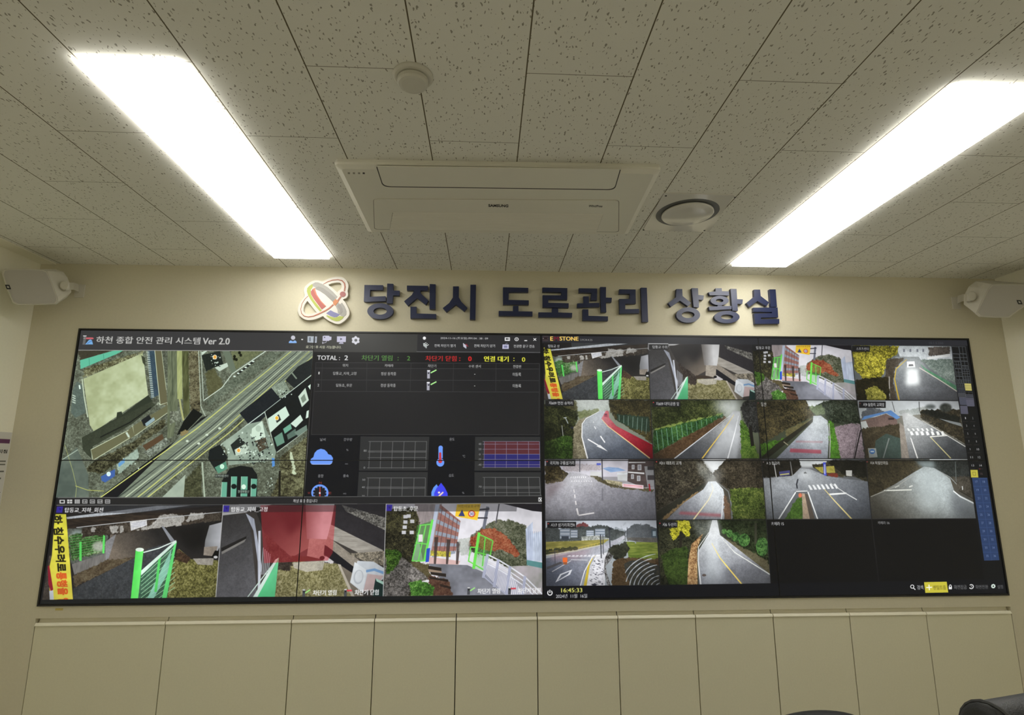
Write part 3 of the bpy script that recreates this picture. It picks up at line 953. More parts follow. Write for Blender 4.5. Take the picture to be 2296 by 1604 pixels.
def pic_pass():
    rect(1130, 30, 2200, 632, [(70, 66, 58)])
    poly([(1560, 30), (1880, 30), (1810, 140), (1690, 190)], [(226, 229, 229)], soft=5)
    poly([(1130, 60), (1300, 30), (1580, 40), (1690, 185), (1620, 275), (1160, 530)], [(22, 21, 18), (50, 46, 38), (88, 83, 68)], tex='leaf')
    poly([(1540, 60), (1640, 110), (1720, 220), (1640, 260), (1560, 190)], [(106, 109, 103), (166, 168, 160)], tex='leaf', alpha=.6, soft=4)
    poly([(1820, 45), (1900, 34), (2175, 34), (2190, 330), (1860, 334), (1740, 256), (1695, 170)], [(24, 22, 18), (52, 47, 37), (88, 80, 65)], tex='leaf')
    poly([(1622, 262), (1622, 312), (1260, 560), (1180, 632), (1150, 632), (1160, 540)], [(44, 44, 37)], tex='fine')
    line([(1612, 312), (1420, 450), (1212, 622)], [10, 20, 30], [(128, 106, 74)], tex='leaf')
    poly([(1650, 255), (1722, 252), (1792, 330), (1815, 450), (1800, 632), (1236, 632), (1420, 455), (1602, 330)], [(200, 206, 210)], grad=((1690, 290), (1500, 610), (112, 113, 119)), tex='fine')
    poly([(1384, 542), (1770, 564), (1772, 592), (1366, 566)], [(168, 76, 84)], alpha=.65, soft=2)
    line([(1680, 272), (1697, 330), (1652, 430), (1505, 622)], [4, 7, 10, 13], [(226, 212, 166)])
    line([(1732, 280), (1792, 400), (1774, 622)], [4, 8, 12], [(222, 224, 226)])
    poly([(1800, 345), (1850, 470), (1868, 632), (1808, 632), (1800, 470)], [(91, 68, 52), (122, 98, 78)], tex='leaf')
    line([(1742, 268), (1840, 350), (1870, 480), (1876, 628)], [5, 9, 12, 15], [(112, 117, 117)])
    poly([(1850, 322), (2185, 312), (2200, 632), (1888, 632)], [(36, 47, 19), (78, 95, 41), (129, 137, 70)], tex='leaf')
    glow(1690, 300, 60, 70, .55, 8)
    glow(1680, 430, 90, 120, .35, 12)
    glow(1720, 190, 60, 60, .4, 10)


def pic_crossing():
    rect(20, 30, 1010, 585, [(92, 94, 96)])
    poly([(340, 30), (660, 30), (640, 110), (380, 110)], [(202, 206, 206)], soft=3)
    poly([(20, 55), (362, 40), (382, 130), (302, 184), (30, 206)], [(19, 19, 17), (49, 45, 38)], tex='leaf')
    poly([(470, 90), (600, 70), (980, 50), (985, 245), (830, 194), (600, 194)], [(32, 31, 25), (75, 70, 52)], tex='leaf')
    poly([(600, 55), (780, 45), (960, 60), (970, 200), (760, 180)], [(18, 18, 16), (42, 41, 34)], tex='leaf')
    poly([(500, 112), (672, 98), (684, 160), (562, 162)], [(140, 132, 58), (176, 166, 80)], tex='fine')
    poly([(606, 166), (702, 162), (714, 196), (618, 194)], [(108, 52, 41)], tex='leaf')
    poly([(574, 68), (598, 68), (606, 186), (582, 184)], [(70, 80, 192)])
    rect(584, 85, 596, 170, [(170, 176, 214)])
    poly([(776, 138), (832, 138), (832, 192), (780, 186)], [(192, 192, 186)])
    poly([(830, 165), (850, 170), (850, 196), (832, 194)], [(60, 58, 56)])
    poly([(184, 150), (280, 138), (280, 182), (190, 192)], [(72, 72, 120)])
    line([(192, 178), (274, 168)], 10, [(190, 184, 110)])
    line([(140, 80), (164, 220)], 9, [(190, 190, 186)])
    line([(284, 60), (304, 190)], 8, [(130, 130, 128)])
    poly([(372, 118), (462, 128), (605, 190), (990, 240), (1010, 585), (55, 585), (30, 212), (302, 186)], [(148, 152, 156)], grad=((420, 160), (600, 560), (84, 88, 94)), tex='fine')
    for k in range(7):
        x = 440 + 38 * k
        poly([(x, 270 - 2 * k), (x + 17, 269 - 2 * k), (x + 44, 310 - 2 * k), (x + 22, 313 - 2 * k)], [(224, 226, 226)])
    line([(630, 352), (782, 341)], 15, [(220, 222, 220)])
    line([(640, 252), (782, 346), (875, 400)], [4, 8, 9], [(206, 208, 206)])
    line([(586, 306), (680, 412), (830, 572)], [6, 9, 13], [(214, 196, 130)])
    poly([(330, 330), (345, 322), (430, 320), (448, 330), (532, 575), (176, 575)], [(92, 95, 98)])
    line([(332, 332), (178, 576)], 11, [(222, 224, 222)])
    line([(440, 328), (528, 576)], 11, [(222, 224, 222)])
    line([(334, 326), (438, 322)], 8, [(212, 214, 212)])
    poly([(340, 385), (388, 372), (396, 580), (236, 580)], [(44, 68, 27), (85, 118, 50)], tex='leaf')
    poly([(388, 340), (412, 345), (460, 580), (396, 580)], [(156, 138, 118)], tex='fine')
    poly([(412, 345), (440, 350), (505, 580), (460, 580)], [(84, 76, 68)])
    ell(372, 360, 16, 20, [(200, 110, 80)], soft=1)
    poly([(404, 158), (420, 150), (432, 166), (404, 168)], [(20, 20, 22)])
    line([(352, 215), (340, 262), (346, 300)], 12, [(46, 48, 54)])
    line([(108, 200), (134, 575)], 4, [(36, 38, 40)])
    glow(420, 170, 60, 50, .45, 8)
    glow(500, 250, 110, 60, .22, 12)
    glow(650, 470, 90, 80, .1, 14)


def pic_village():
    rect(950, 30, 1950, 580, [(78, 74, 64)])
    poly([(950, 60), (1400, 45), (1462, 112), (1382, 172), (985, 380)], [(36, 34, 27), (75, 68, 50)], tex='leaf')
    poly([(1375, 42), (1900, 42), (1905, 200), (1700, 200), (1560, 122), (1470, 110)], [(32, 36, 34), (68, 72, 70)], tex='leaf')
    poly([(1390, 60), (1560, 55), (1560, 118), (1460, 110)], [(130, 142, 142)], soft=5)
    rect(1520, 32, 1860, 46, [(224, 230, 230)])
    poly([(1390, 150), (1470, 105), (1562, 118), (1702, 210), (1742, 332), (1925, 430), (1950, 580), (995, 580), (985, 380), (1200, 268)],
         [(160, 168, 168)], grad=((1480, 200), (1150, 540), (78, 76, 68)), tex='fine')
    poly([(1700, 300), (1940, 440), (1950, 580), (1750, 580)], [(86, 90, 94)], alpha=.7, soft=12)
    poly([(1440, 130), (1560, 128), (1650, 300), (1600, 500), (1440, 480), (1400, 260)], [(190, 200, 200)], alpha=.6, soft=16)
    line([(1115, 318), (1362, 311)], 10, [(214, 216, 206)])
    line([(998, 372), (1240, 272), (1400, 165)], [7, 5, 3], [(160, 160, 150)])
    line([(1212, 292), (1252, 274)], 7, [(190, 192, 184)])
    line([(1338, 286), (1370, 274)], 12, [(206, 208, 202)])
    line([(1270, 300), (1310, 272)], 4, [(150, 152, 146)])
    poly([(1700, 198), (1900, 190), (1915, 400), (1780, 324)], [(52, 49, 41), (96, 91, 82)], tex='leaf')
    line([(1560, 120), (1702, 200), (1760, 262)], 6, [(150, 156, 156)])
    line([(1730, 320), (1790, 370), (1920, 434)], 11, [(222, 226, 224)])
    line([(1780, 318), (1915, 395)], 6, [(40, 38, 34)])
    line([(1810, 278), (1813, 312)], 9, [(210, 212, 210)])
    line([(1748, 60), (1756, 240)], 6, [(110, 118, 116)])


def pic_paddy():
    rect(95, 620, 1200, 1260, [(150, 156, 160)])
    rect(95, 620, 1200, 780, [(208, 214, 223)])
    poly([(700, 720), (760, 690), (860, 715), (880, 790), (700, 790)], [(160, 168, 174)], tex='leaf')
    poly([(866, 710), (905, 690), (960, 660), (1060, 658), (1170, 705), (1170, 800), (866, 790)], [(82, 86, 90), (104, 109, 113)], tex='leaf')
    poly([(385, 664), (430, 648), (486, 650), (524, 702), (388, 704)], [(124, 72, 72)], tex='leaf')
    poly([(95, 690), (250, 702), (522, 680), (640, 668), (862, 740), (850, 810), (95, 830)], [(59, 63, 62), (90, 96, 96)], tex='leaf')
    for x0, y0, x1, y1 in ((235, 705, 332, 802), (336, 715, 404, 790), (486, 720, 560, 775), (570, 705, 666, 782)):
        rect(x0, y0, x1, y1, [(128, 138, 150)])
        for k in range(3):
            y = y0 + (y1 - y0) * (k + .4) / 3
            rect(x0 + 4, y, x1 - 4, y + 8, [(186, 192, 200)])
    rect(250, 775, 320, 810, [(60, 66, 74)])
    poly([(440, 780), (600, 770), (720, 800), (700, 820), (440, 820)], [(196, 198, 194), (120, 124, 116)], tex='fine')
    poly([(95, 830), (460, 818), (705, 806), (640, 856), (95, 960)], [(116, 112, 58), (156, 146, 80)], tex='long')
    poly([(95, 905), (425, 872), (405, 905), (95, 962)], [(41, 45, 29), (63, 67, 44)], tex='leaf')
    poly([(842, 768), (872, 788), (722, 882), (605, 960), (510, 1040), (430, 1260), (95, 1260), (95, 990), (402, 926), (700, 842)], [(166, 167, 176)], grad=((640, 880), (260, 1220), (86, 91, 105)), tex='fine')
    poly([(150, 935), (420, 905), (560, 900), (420, 990), (150, 1010)], [(196, 150, 156)], alpha=.4, soft=6)
    line([(95, 958), (400, 912), (640, 856)], 8, [(196, 190, 170)])
    for k in range(7):
        line([(416 + 30 * k, 884 - 7 * k), (416 + 30 * k, 902 - 7 * k)], 4, [(186, 168, 72)])
    line([(412, 886), (640, 832)], 5, [(190, 172, 78)])
    line([(130, 922), (215, 914), (215, 940)], 5, [(130, 116, 60)])
    for k in range(8):
        x = 320 + 38 * k
        poly([(x, 958 - 1 * k), (x + 20, 958 - 1 * k), (x - 4 + 20, 972), (x - 18, 972)], [(216, 214, 220)], alpha=.8)
    line([(340, 1000), (500, 1004)], 6, [(200, 200, 206)])
    poly([(108, 1070), (240, 1020), (265, 1032), (108, 1095)], [(76, 74, 78)])
    line([(160, 1115), (340, 1010)], 7, [(190, 188, 192)])
    rect(262, 980, 306, 1024, [(226, 106, 50)])
    rect(268, 1024, 304, 1046, [(150, 90, 60)])
    poly([(190, 1218), (236, 1138), (354, 1092), (332, 1142)], [(212, 214, 220)])
    poly([(218, 1196), (250, 1146), (328, 1112), (312, 1138)], [(96, 101, 114)])
    poly([(585, 958), (692, 926), (664, 1020), (664, 1260), (488, 1260), (522, 1060)], [(208, 208, 213)], tex='fine')
    r2 = random.Random(3)
    for _ in range(60):
        x, y = r2.uniform(520, 650), r2.uniform(1000, 1235)
        line([(x, y), (x + 14, y + 2)], 6, [(96, 96, 104)])
    ell(562, 1238, 26, 9, [(60, 60, 70)])
    ell(598, 1042, 14, 5, [(80, 80, 90)])
    poly([(582, 956), (560, 970), (520, 1050), (488, 1255), (460, 1255), (508, 1020)], [(204, 178, 62)])
    line([(545, 970), (470, 1110), (428, 1255)], 10, [(222, 222, 226)])
    poly([(700, 905), (772, 900), (722, 1000), (672, 1060), (682, 1130), (726, 1260), (690, 1260), (655, 1100), (660, 1000)], [(32, 30, 28), (150, 150, 150)], tex='fine')
    poly([(870, 788), (1170, 792), (1172, 840), (880, 822)], [(92, 90, 86)], tex='fine')
    poly([(868, 828), (1175, 836), (1185, 1000), (890, 985)], [(84, 102, 42), (138, 148, 70)], tex='long')
    line([(890, 820), (950, 828), (960, 845)], 10, [(150, 160, 170)])
    poly([(700, 910), (730, 872), (805, 850), (862, 828), (905, 900), (852, 985), (760, 1005)], [(31, 32, 27), (60, 62, 50)], tex='leaf')
    poly([(738, 1008), (850, 980), (1185, 992), (1200, 1260), (722, 1260)], [(60, 47, 32), (95, 78, 57)], tex='leaf')
    poly([(845, 1040), (900, 1012), (1010, 1000), (1190, 1060), (1200, 1260), (915, 1260), (866, 1140)], [(44, 48, 48), (70, 66, 56)], tex='fine')
    for k in range(9):
        rr = 70 + 34 * k
        pts = [(1215 + 1.15 * rr * math.cos(math.radians(q)), 1290 - .92 * rr * math.sin(math.radians(q)) - 0.1 * rr) for q in range(96 + (k * 13) % 20, 172 + (k * 7) % 12, 7)]
        pts = [p for p in pts if p[0] > 850]
        if len(pts) > 2:
            line(pts, [5 + (k * 5 + i * 3) % 8 for i in range(len(pts))], [(196, 202, 208)], alpha=.85)
    poly([(1105, 715), (1160, 700), (1162, 790), (1108, 786)], [(72, 84, 92)])
    rect(1120, 728, 1150, 775, [(150, 166, 176)])
    for a, b, w in (((706, 700), (714, 896), 11), ((622, 758), (630, 986), 11), ((645, 762), (650, 950), 7), ((856, 728), (859, 822), 6), ((876, 690), (876, 800), 5), ((186, 890), (190, 1040), 5)):
        line([a, b], w, [(62, 64, 70)])
    ell(710, 706, 14, 14, [(50, 52, 58)])
    glow(560, 950, 160, 40, .25, 12)
    glow(840, 800, 40, 30, .4, 8)


def pic_ginkgo():
    rect(1175, 620, 2255, 1245, [(50, 54, 42)])
    poly([(1175, 620), (1620, 620), (1692, 690), (1562, 860), (1450, 1245), (1190, 1245)], [(22, 24, 18), (52, 54, 39), (78, 78, 57)], tex='leaf')
    poly([(1490, 620), (1740, 620), (1700, 720), (1560, 800)], [(98, 103, 96), (160, 164, 156)], tex='leaf', alpha=.75, soft=6)
    poly([(1295, 640), (1400, 622), (1472, 630), (1482, 700), (1470, 792), (1402, 742), (1312, 822), (1286, 760)], [(85, 85, 21), (196, 190, 52), (232, 226, 92)], tex='leaf')
    line([(1388, 730), (1384, 950)], 24, [(38, 36, 30)])
    poly([(1196, 970), (1300, 900), (1452, 870), (1456, 1245), (1276, 1245)], [(32, 45, 22), (72, 93, 41)], tex='leaf')
    poly([(1600, 750), (1490, 850), (1460, 1000), (1448, 1245), (1548, 1245), (1542, 900)], [(106, 76, 52), (164, 128, 86), (198, 168, 122)], tex='fine')
    poly([(1738, 620), (2225, 620), (2250, 1075), (2000, 930), (1850, 800)], [(16, 21, 13), (39, 49, 29), (65, 77, 50)], tex='leaf')
    rect(2090, 650, 2112, 850, [(64, 66, 52)])
    poly([(1760, 768), (2212, 1005), (2250, 1110), (2250, 1150), (1900, 940)], [(75, 69, 50), (104, 100, 78)], tex='leaf')
    for x, y, a, b in ((1800, 730, 24, 26), (1852, 750, 32, 38), (1912, 782, 38, 44), (1992, 812, 54, 62), (2164, 876, 60, 90)):
        ell(x, y, a, b, [(32, 56, 28), (64, 104, 52), (98, 142, 74)], tex='fine')
    poly([(1688, 620), (1732, 620), (1762, 765), (2255, 1150), (2255, 1245), (1560, 1245), (1546, 930), (1650, 760)], [(236, 240, 242)], grad=((1700, 660), (1790, 1120), (112, 114, 120)), tex='fine')
    poly([(1660, 800), (1740, 800), (1800, 1240), (1600, 1240)], [(170, 178, 184)], alpha=.5, soft=14)
    line([(1655, 740), (1556, 880), (1552, 1010), (1578, 1238)], [5, 9, 10, 12], [(214, 216, 216)])
    line([(1682, 842), (1760, 982), (1972, 1238)], [6, 10, 14], [(228, 200, 104)])
    line([(1752, 768), (1900, 930), (2245, 1146)], [4, 8, 11], [(216, 218, 212)])
    ell(1610, 1148, 20, 12, [(74, 64, 60)])
    glow(1705, 690, 40, 90, .7, 8)
    glow(1690, 840, 60, 110, .5, 10)
    glow(1700, 1060, 70, 160, .28, 14)


def pic_map():
    rect(150, 180, 2240, 1400, [(74, 74, 66), (104, 105, 96), (138, 140, 130)], tex='leaf')
    poly([(340, 195), (620, 195), (360, 290)], [(70, 65, 57)], tex='leaf')
    poly([(358, 280), (620, 205), (690, 195), (720, 195), (650, 232), (362, 352)], [(104, 178, 158)])
    line([(430, 262), (434, 330)], 3, [(70, 130, 116)])
    line([(545, 228), (552, 290)], 3, [(70, 130, 116)])
    poly([(385, 352), (870, 205), (866, 222), (385, 424)], [(58, 53, 38), (114, 109, 88), (170, 166, 140)], tex='leaf')
    poly([(384, 430), (862, 222), (906, 562), (470, 856), (436, 800)], [(166, 166, 136), (182, 182, 154), (196, 196, 172)], tex='soft')
    poly([(300, 520), (332, 450), (382, 480), (404, 704), (320, 744), (284, 700)], [(98, 106, 104)], tex='fine')
    line([(374, 430), (392, 580), (420, 740)], 9, [(196, 198, 184)])
    for k in range(4):
        line([(296, 560 + 18 * k), (322, 572 + 18 * k)], 9, [(190, 194, 190)])
    line([(352, 480), (358, 512)], 12, [(222, 226, 226)])
    poly([(850, 240), (880, 260), (885, 330), (862, 300)], [(70, 72, 62)])
    poly([(908, 560), (940, 610), (740, 720), (400, 905), (376, 900), (470, 850), (650, 748), (656, 700), (692, 692), (700, 716)], [(58, 62, 54)])
    poly([(372, 905), (930, 612), (965, 640), (780, 790), (460, 975), (446, 1070), (380, 1000)], [(66, 69, 60)], tex='fine')
    line([(520, 900), (760, 780), (930, 660)], 10, [(40, 42, 40)])
    poly([(900, 195), (960, 195), (986, 480), (990, 560), (928, 592)], [(66, 80, 96)], tex='fine')
    for k in range(26):
        line([(890 + 1.6 * k, 200 + 15 * k), (914 + 1.6 * k, 201 + 15 * k)], 6, [(214, 216, 214)])
    poly([(958, 195), (1012, 195), (1052, 520), (1060, 640), (1000, 640), (974, 400)], [(108, 101, 82)])
    line([(958, 198), (978, 410), (1002, 640)], 5, [(208, 208, 192)])
    line([(1012, 198), (1052, 520)], 4, [(190, 190, 172)])
    line([(1000, 640), (1060, 620), (1062, 700)], 5, [(214, 214, 200)])
    line([(976, 640), (985, 620), (1005, 640)], 5, [(220, 220, 208)])
    poly([(445, 1000), (745, 842), (790, 805), (1062, 640), (1062, 704), (770, 905), (460, 1088)], [(112, 107, 86)])
    line([(462, 1086), (445, 1000), (748, 842), (758, 905), (462, 1086)], 5, [(206, 206, 188)])
    line([(780, 806), (796, 890), (1060, 704)], 5, [(196, 196, 178)])
    poly([(850, 762), (912, 720), (942, 765), (872, 812)], [(40, 42, 46)])
    poly([(880, 790), (950, 738), (962, 762), (892, 815)], [(150, 164, 178)])
    line([(730, 860), (752, 900)], 16, [(200, 204, 200)])
    poly([(465, 1095), (800, 925), (860, 880), (1032, 752), (1050, 800), (860, 950), (650, 1110), (520, 1200), (405, 1160)], [(36, 34, 27), (74, 71, 57), (124, 118, 98)], tex='leaf')
    poly([(860, 968), (1020, 872), (1036, 930), (900, 1020)], [(96, 74, 60)])
    poly([(870, 1020), (1050, 900), (1080, 940), (920, 1060)], [(80, 80, 76), (170, 172, 166)], tex='fine')
    poly([(1062, 195), (1140, 195), (1150, 600), (1110, 890), (1060, 910)], [(92, 95, 80), (122, 124, 106)], tex='tall')
    poly([(1136, 195), (1178, 195), (1182, 592), (1140, 592)], [(150, 150, 108), (176, 174, 130)], tex='tall')
    poly([(1178, 195), (1230, 195), (1240, 700), (1190, 762)], [(74, 74, 52), (104, 104, 76)], tex='tall')
    poly([(1228, 195), (1316, 195), (1328, 690), (1245, 720)], [(48, 44, 36), (104, 95, 78), (138, 130, 110)], tex='leaf')
    line([(1095, 200), (1105, 560)], 4, [(70, 74, 64)])
    line([(1158, 590), (1172, 680), (1190, 765)], 15, [(176, 170, 126)])
    poly([(1080, 690), (1160, 690), (1150, 760), (1080, 800)], [(84, 84, 76), (160, 160, 150)], tex='fine')
    line([(1310, 200), (1330, 650), (1370, 740)], 6, [(190, 192, 186)])
    line([(1330, 205), (1350, 600)], 5, [(200, 202, 198)])
    poly([(1335, 240), (1482, 205), (1510, 310), (1440, 335), (1372, 372)], [(44, 48, 47)], tex='fine')
    poly([(1440, 340), (1490, 320), (1540, 300), (1550, 330), (1480, 370)], [(196, 200, 196)])
    poly([(1335, 215), (1390, 198), (1338, 242)], [(200, 204, 200)])
    poly([(1366, 380), (1442, 340), (1512, 490), (1390, 590)], [(84, 81, 60), (108, 104, 82)], tex='leaf')
    poly([(1500, 205), (1560, 205), (1622, 375), (1575, 385)], [(112, 117, 107)])
    poly([(1570, 205), (1838, 205), (1610, 356)], [(100, 101, 80), (124, 124, 98)], tex='fine')
    for x, y in ((1600, 250), (1615, 275), (1640, 220), (1650, 240), (1600, 270)):
        ell(x, y, 11, 12, [(34, 36, 28)])
    poly([(1370, 616), (1600, 412), (1905, 205), (2010, 205), (1395, 650)], [(76, 80, 72), (134, 137, 127)], tex='leaf')
    line([(1350, 606), (1500, 500), (1580, 392), (1850, 208)], 7, [(204, 207, 204)])
    line([(1620, 395), (1760, 285)], 14, [(42, 44, 44)], tex='fine')
    for k in range(6):
        ell(1600 + 30 * k, 410 - 24 * k, 11, 6, [(216, 220, 220)])
    # railway and expressway strip
    poly([(480, 1400), (1375, 738), (2040, 195), (2240, 195), (2240, 250), (880, 1400)], [(120, 124, 114), (134, 138, 128)], tex='long')
    poly([(560, 1345), (1060, 975), (1215, 860), (1330, 745), (1392, 722), (1130, 925), (640, 1400), (500, 1400)], [(36, 36, 41)])
    poly([(1190, 772), (1270, 668), (1345, 716), (1215, 850), (1135, 885)], [(30, 32, 33)])
    B = [(500, 1400), (640, 1400), (700, 1400), (740, 1400), (800, 1400), (840, 1400), (880, 1400)]
    E2 = [(2060, 205), (2110, 205), (2140, 205), (2170, 205), (2205, 205), (2225, 215), (2232, 245)]
    cols = [(206, 200, 128), (70, 74, 72), (196, 198, 180), (66, 70, 68), (204, 198, 124), (78, 82, 80), (200, 194, 130)]
    for b, e, c in zip(B, E2, cols):
        line([b, ((b[0] + e[0]) / 2 + 14, (b[1] + e[1]) / 2 + 30), e], [9, 8, 5], [c])
    for k in range(14):
        f = (k + .5) / 14
        line([(650 + 230 * f, 1400), (2075 + 160 * f, 215)], 3, [(80 + 90 * (k % 2),) * 3], alpha=.5)
    for x, y in ((1220, 930), (1378, 880), (1480, 828), (1312, 950)):
        ell(x, y, 12, 9, [(206, 208, 200)])
    line([(1165, 880), (1225, 850)], 30, [(140, 122, 92)], tex='leaf')
    poly([(1640, 706), (1900, 500), (1990, 590), (1745, 834)], [(40, 43, 49)], tex='fine')
    poly([(1895, 500), (2000, 440), (2066, 566), (1985, 610)], [(116, 122, 114), (160, 164, 156)], tex='fine')
    poly([(2010, 440), (2110, 330), (2232, 262), (2228, 385), (2080, 505)], [(42, 45, 48)], tex='fine')
    line([(2060, 380), (2100, 430)], 12, [(130, 135, 128)])
    line([(1400, 1034), (1700, 802), (1850, 690), (2228, 394)], 7, [(206, 211, 212)])
    line([(1842, 694), (1900, 900), (1940, 1022), (2190, 832)], 6, [(196, 200, 198)])
    poly([(1848, 692), (2222, 402), (2192, 832), (1935, 1020)], [(34, 37, 39)], tex='fine')
    for q, c in (([(1865, 752), (2010, 650), (2042, 722), (1890, 862)], (206, 216, 212)), ([(2112, 572), (2170, 502), (2198, 602), (2142, 658)], (200, 206, 202)),
                 ([(2132, 585), (2162, 550), (2178, 600), (2148, 625)], (128, 136, 128)), ([(2050, 790), (2130, 718), (2152, 762), (2092, 822)], (206, 214, 212)),
                 ([(1990, 832), (2050, 790), (2062, 830), (2004, 872)], (118, 164, 150)), ([(1918, 902), (1982, 858), (2004, 942), (1942, 975)], (112, 142, 132)),
                 ([(2020, 880), (2090, 830), (2100, 880), (2030, 920)], (96, 112, 108)), ([(2180, 690), (2200, 680), (2196, 740), (2172, 750)], (210, 218, 216)),
                 ([(2190, 490), (2215, 470), (2210, 520)], (214, 222, 220)), ([(2080, 862), (2180, 800), (2185, 840), (2110, 890)], (120, 132, 128))):
        poly(q, [c])
    poly([(1925, 740), (1955, 715), (1975, 760), (1940, 785)], [(60, 62, 60)])
    poly([(1490, 952), (1720, 790), (1822, 768), (1884, 900), (1935, 1015), (1920, 1085), (1650, 1115), (1550, 1125), (1540, 1000)], [(136, 144, 138), (172, 178, 172)], tex='soft')
    poly([(1740, 830), (1822, 768), (1850, 900), (1800, 950), (1735, 890)], [(206, 214, 208)])
    ell(1792, 830, 22, 26, [(180, 188, 182)])
    poly([(1398, 1000), (1482, 958), (1545, 1062), (1502, 1134), (1452, 1172), (1388, 1072)], [(36, 40, 43)])
    poly([(1568, 962), (1640, 898), (1706, 962), (1602, 1044)], [(46, 50, 50)], tex='fine')
    poly([(1600, 1000), (1690, 950), (1720, 1020), (1610, 1050)], [(190, 196, 190)])
    poly([(1765, 930), (1850, 900), (1870, 980), (1800, 1020)], [(60, 52, 46), (110, 98, 86)], tex='fine')
    r3 = random.Random(5)
    for _ in range(150):
        x, y = r3.uniform(1620, 1900), r3.uniform(860, 1110)
        s = r3.uniform(5, 13)
        c = r3.choice([(28, 30, 32), (214, 220, 218), (120, 126, 122), (60, 66, 66)])
        poly([(x, y), (x + s, y - s * .5), (x + s * 1.3, y + s * .4), (x + s * .3, y + s)], [c])
    for _ in range(120):
        x, y = r3.choice([(r3.uniform(200, 320), r3.uniform(1200, 1370)), (r3.uniform(1400, 1480), r3.uniform(230, 330)), (r3.uniform(1500, 1560), r3.uniform(960, 1060)),
                          (r3.uniform(690, 830), r3.uniform(1060, 1180)), (r3.uniform(1940, 2060), r3.uniform(520, 590)), (r3.uniform(1840, 1900), r3.uniform(1220, 1340))])
        s = r3.uniform(5, 11)
        poly([(x, y), (x + s, y - s * .4), (x + s * 1.2, y + s * .5), (x + s * .3, y + s)], [r3.choice([(30, 32, 34), (206, 212, 210)])])
    poly([(1900, 1065), (1922, 1070), (1925, 1130), (1902, 1140)], [(96, 140, 210)])
    poly([(1440, 1142), (1530, 1094), (1544, 1152), (1470, 1192)], [(96, 142, 126)])
    poly([(1560, 1152), (1650, 1128), (1742, 1142), (1782, 1200), (1782, 1395), (1488, 1395), (1500, 1250)], [(34, 37, 39)])
    for q in ([(1575, 1215), (1622, 1215), (1612, 1395), (1570, 1395)], [(1655, 1215), (1707, 1215), (1702, 1395), (1650, 1395)], [(1735, 1232), (1782, 1235), (1772, 1395), (1730, 1395)], [(1500, 1260), (1542, 1260), (1536, 1395), (1490, 1395)]):
        poly(q, [(112, 164, 150)])
        line([q[0], q[3]], 4, [(190, 210, 200)])
    for x in (1595, 1755):
        ell(x, 1295, 22, 20, [(32, 36, 38)])
    poly([(1960, 1062), (2192, 888), (2165, 1400), (1880, 1400), (1970, 1180)], [(52, 48, 38), (100, 95, 76), (146, 141, 116)], tex='leaf')
    line([(2040, 1010), (2066, 1080), (2082, 1200)], [14, 26, 30], [(192, 194, 176)], tex='leaf')
    line([(1965, 1170), (1960, 1390)], 16, [(38, 36, 32)])
    poly([(1200, 1240), (1330, 1100), (1345, 1400), (1170, 1400)], [(56, 56, 44), (104, 102, 82)], tex='leaf')
    poly([(1000, 1400), (1205, 1200), (1190, 1400)], [(150, 155, 150), (176, 180, 172)], tex='soft')
    line([(1340, 1100), (1360, 1395)], 12, [(176, 180, 170)])
    poly([(205, 1100), (332, 980), (424, 1200), (430, 1400), (150, 1400)], [(88, 94, 92), (114, 119, 114)], tex='soft')
    line([(235, 960), (300, 1170), (330, 1300), (320, 1400)], 4, [(170, 168, 120)])
    line([(320, 1290), (420, 1325), (550, 1332)], 5, [(190, 184, 110)])
    line([(215, 1080), (340, 1000)], 6, [(176, 182, 176)])
    poly([(650, 1122), (822, 990), (834, 1062), (672, 1194)], [(146, 156, 152), (176, 184, 178)], tex='leaf')
    poly([(664, 1112), (716, 1070), (718, 1102), (670, 1140)], [(112, 152, 204)])
    poly([(525, 1215), (640, 1155), (638, 1212), (560, 1264), (532, 1250)], [(76, 102, 168)])
    for x, y, c in ((1442, 255, (232, 164, 84)), (1633, 1005, (232, 164, 84)), (1940, 745, (236, 176, 70)), (588, 1195, (206, 222, 240)), (1500, 1135, (190, 226, 210)), (1674, 1298, (214, 226, 222))):
        ell(x, y, 17, 19, [(245, 245, 240)])
        ell(x, y, 13, 15, [c])
    for s, x0, y0, x1, y1 in (('\uc9c0\uc5ed\uc544\ub3d9\uc13c\ud130', 1448, 1200, 1548, 1222), ('\ud604\ub300\ubd80\ub3d9\uc0b0', 1628, 1325, 1718, 1348)):
        rect(x0 - 3, y0 - 3, x1 + 3, y1 + 3, [(34, 36, 38)], alpha=.75)
        write(s, x0, y0, x1, y1, [(226, 228, 226)], bold=.01)


# --- lay the pictures out on the display wall
GN = [[(1219, 768), (1453, 771), (1686, 774), (1908, 774.5), (2132, 776)],
      [(1220, 896), (1458, 896.5), (1694, 896.8), (1921, 897.5), (2148, 899)],
      [(1221, 1030), (1465, 1029.5), (1707, 1029), (1941, 1029), (2171, 1029)],
      [(1223, 1167), (1472, 1166), (1718, 1165), (1954, 1164), (2189, 1163)],
      [(1225, 1314), (1480, 1312), (1728, 1308), (1970, 1304), (2206, 1299)]]
QA = [(128, 1134), (501, 1132), (484, 1339), (95, 1345)]
QB = [(501, 1132), (866, 1130), (859, 1337), (484, 1339)]
QC = [(866, 1130), (1220.5, 1130), (1218.8, 1333), (859, 1337)]


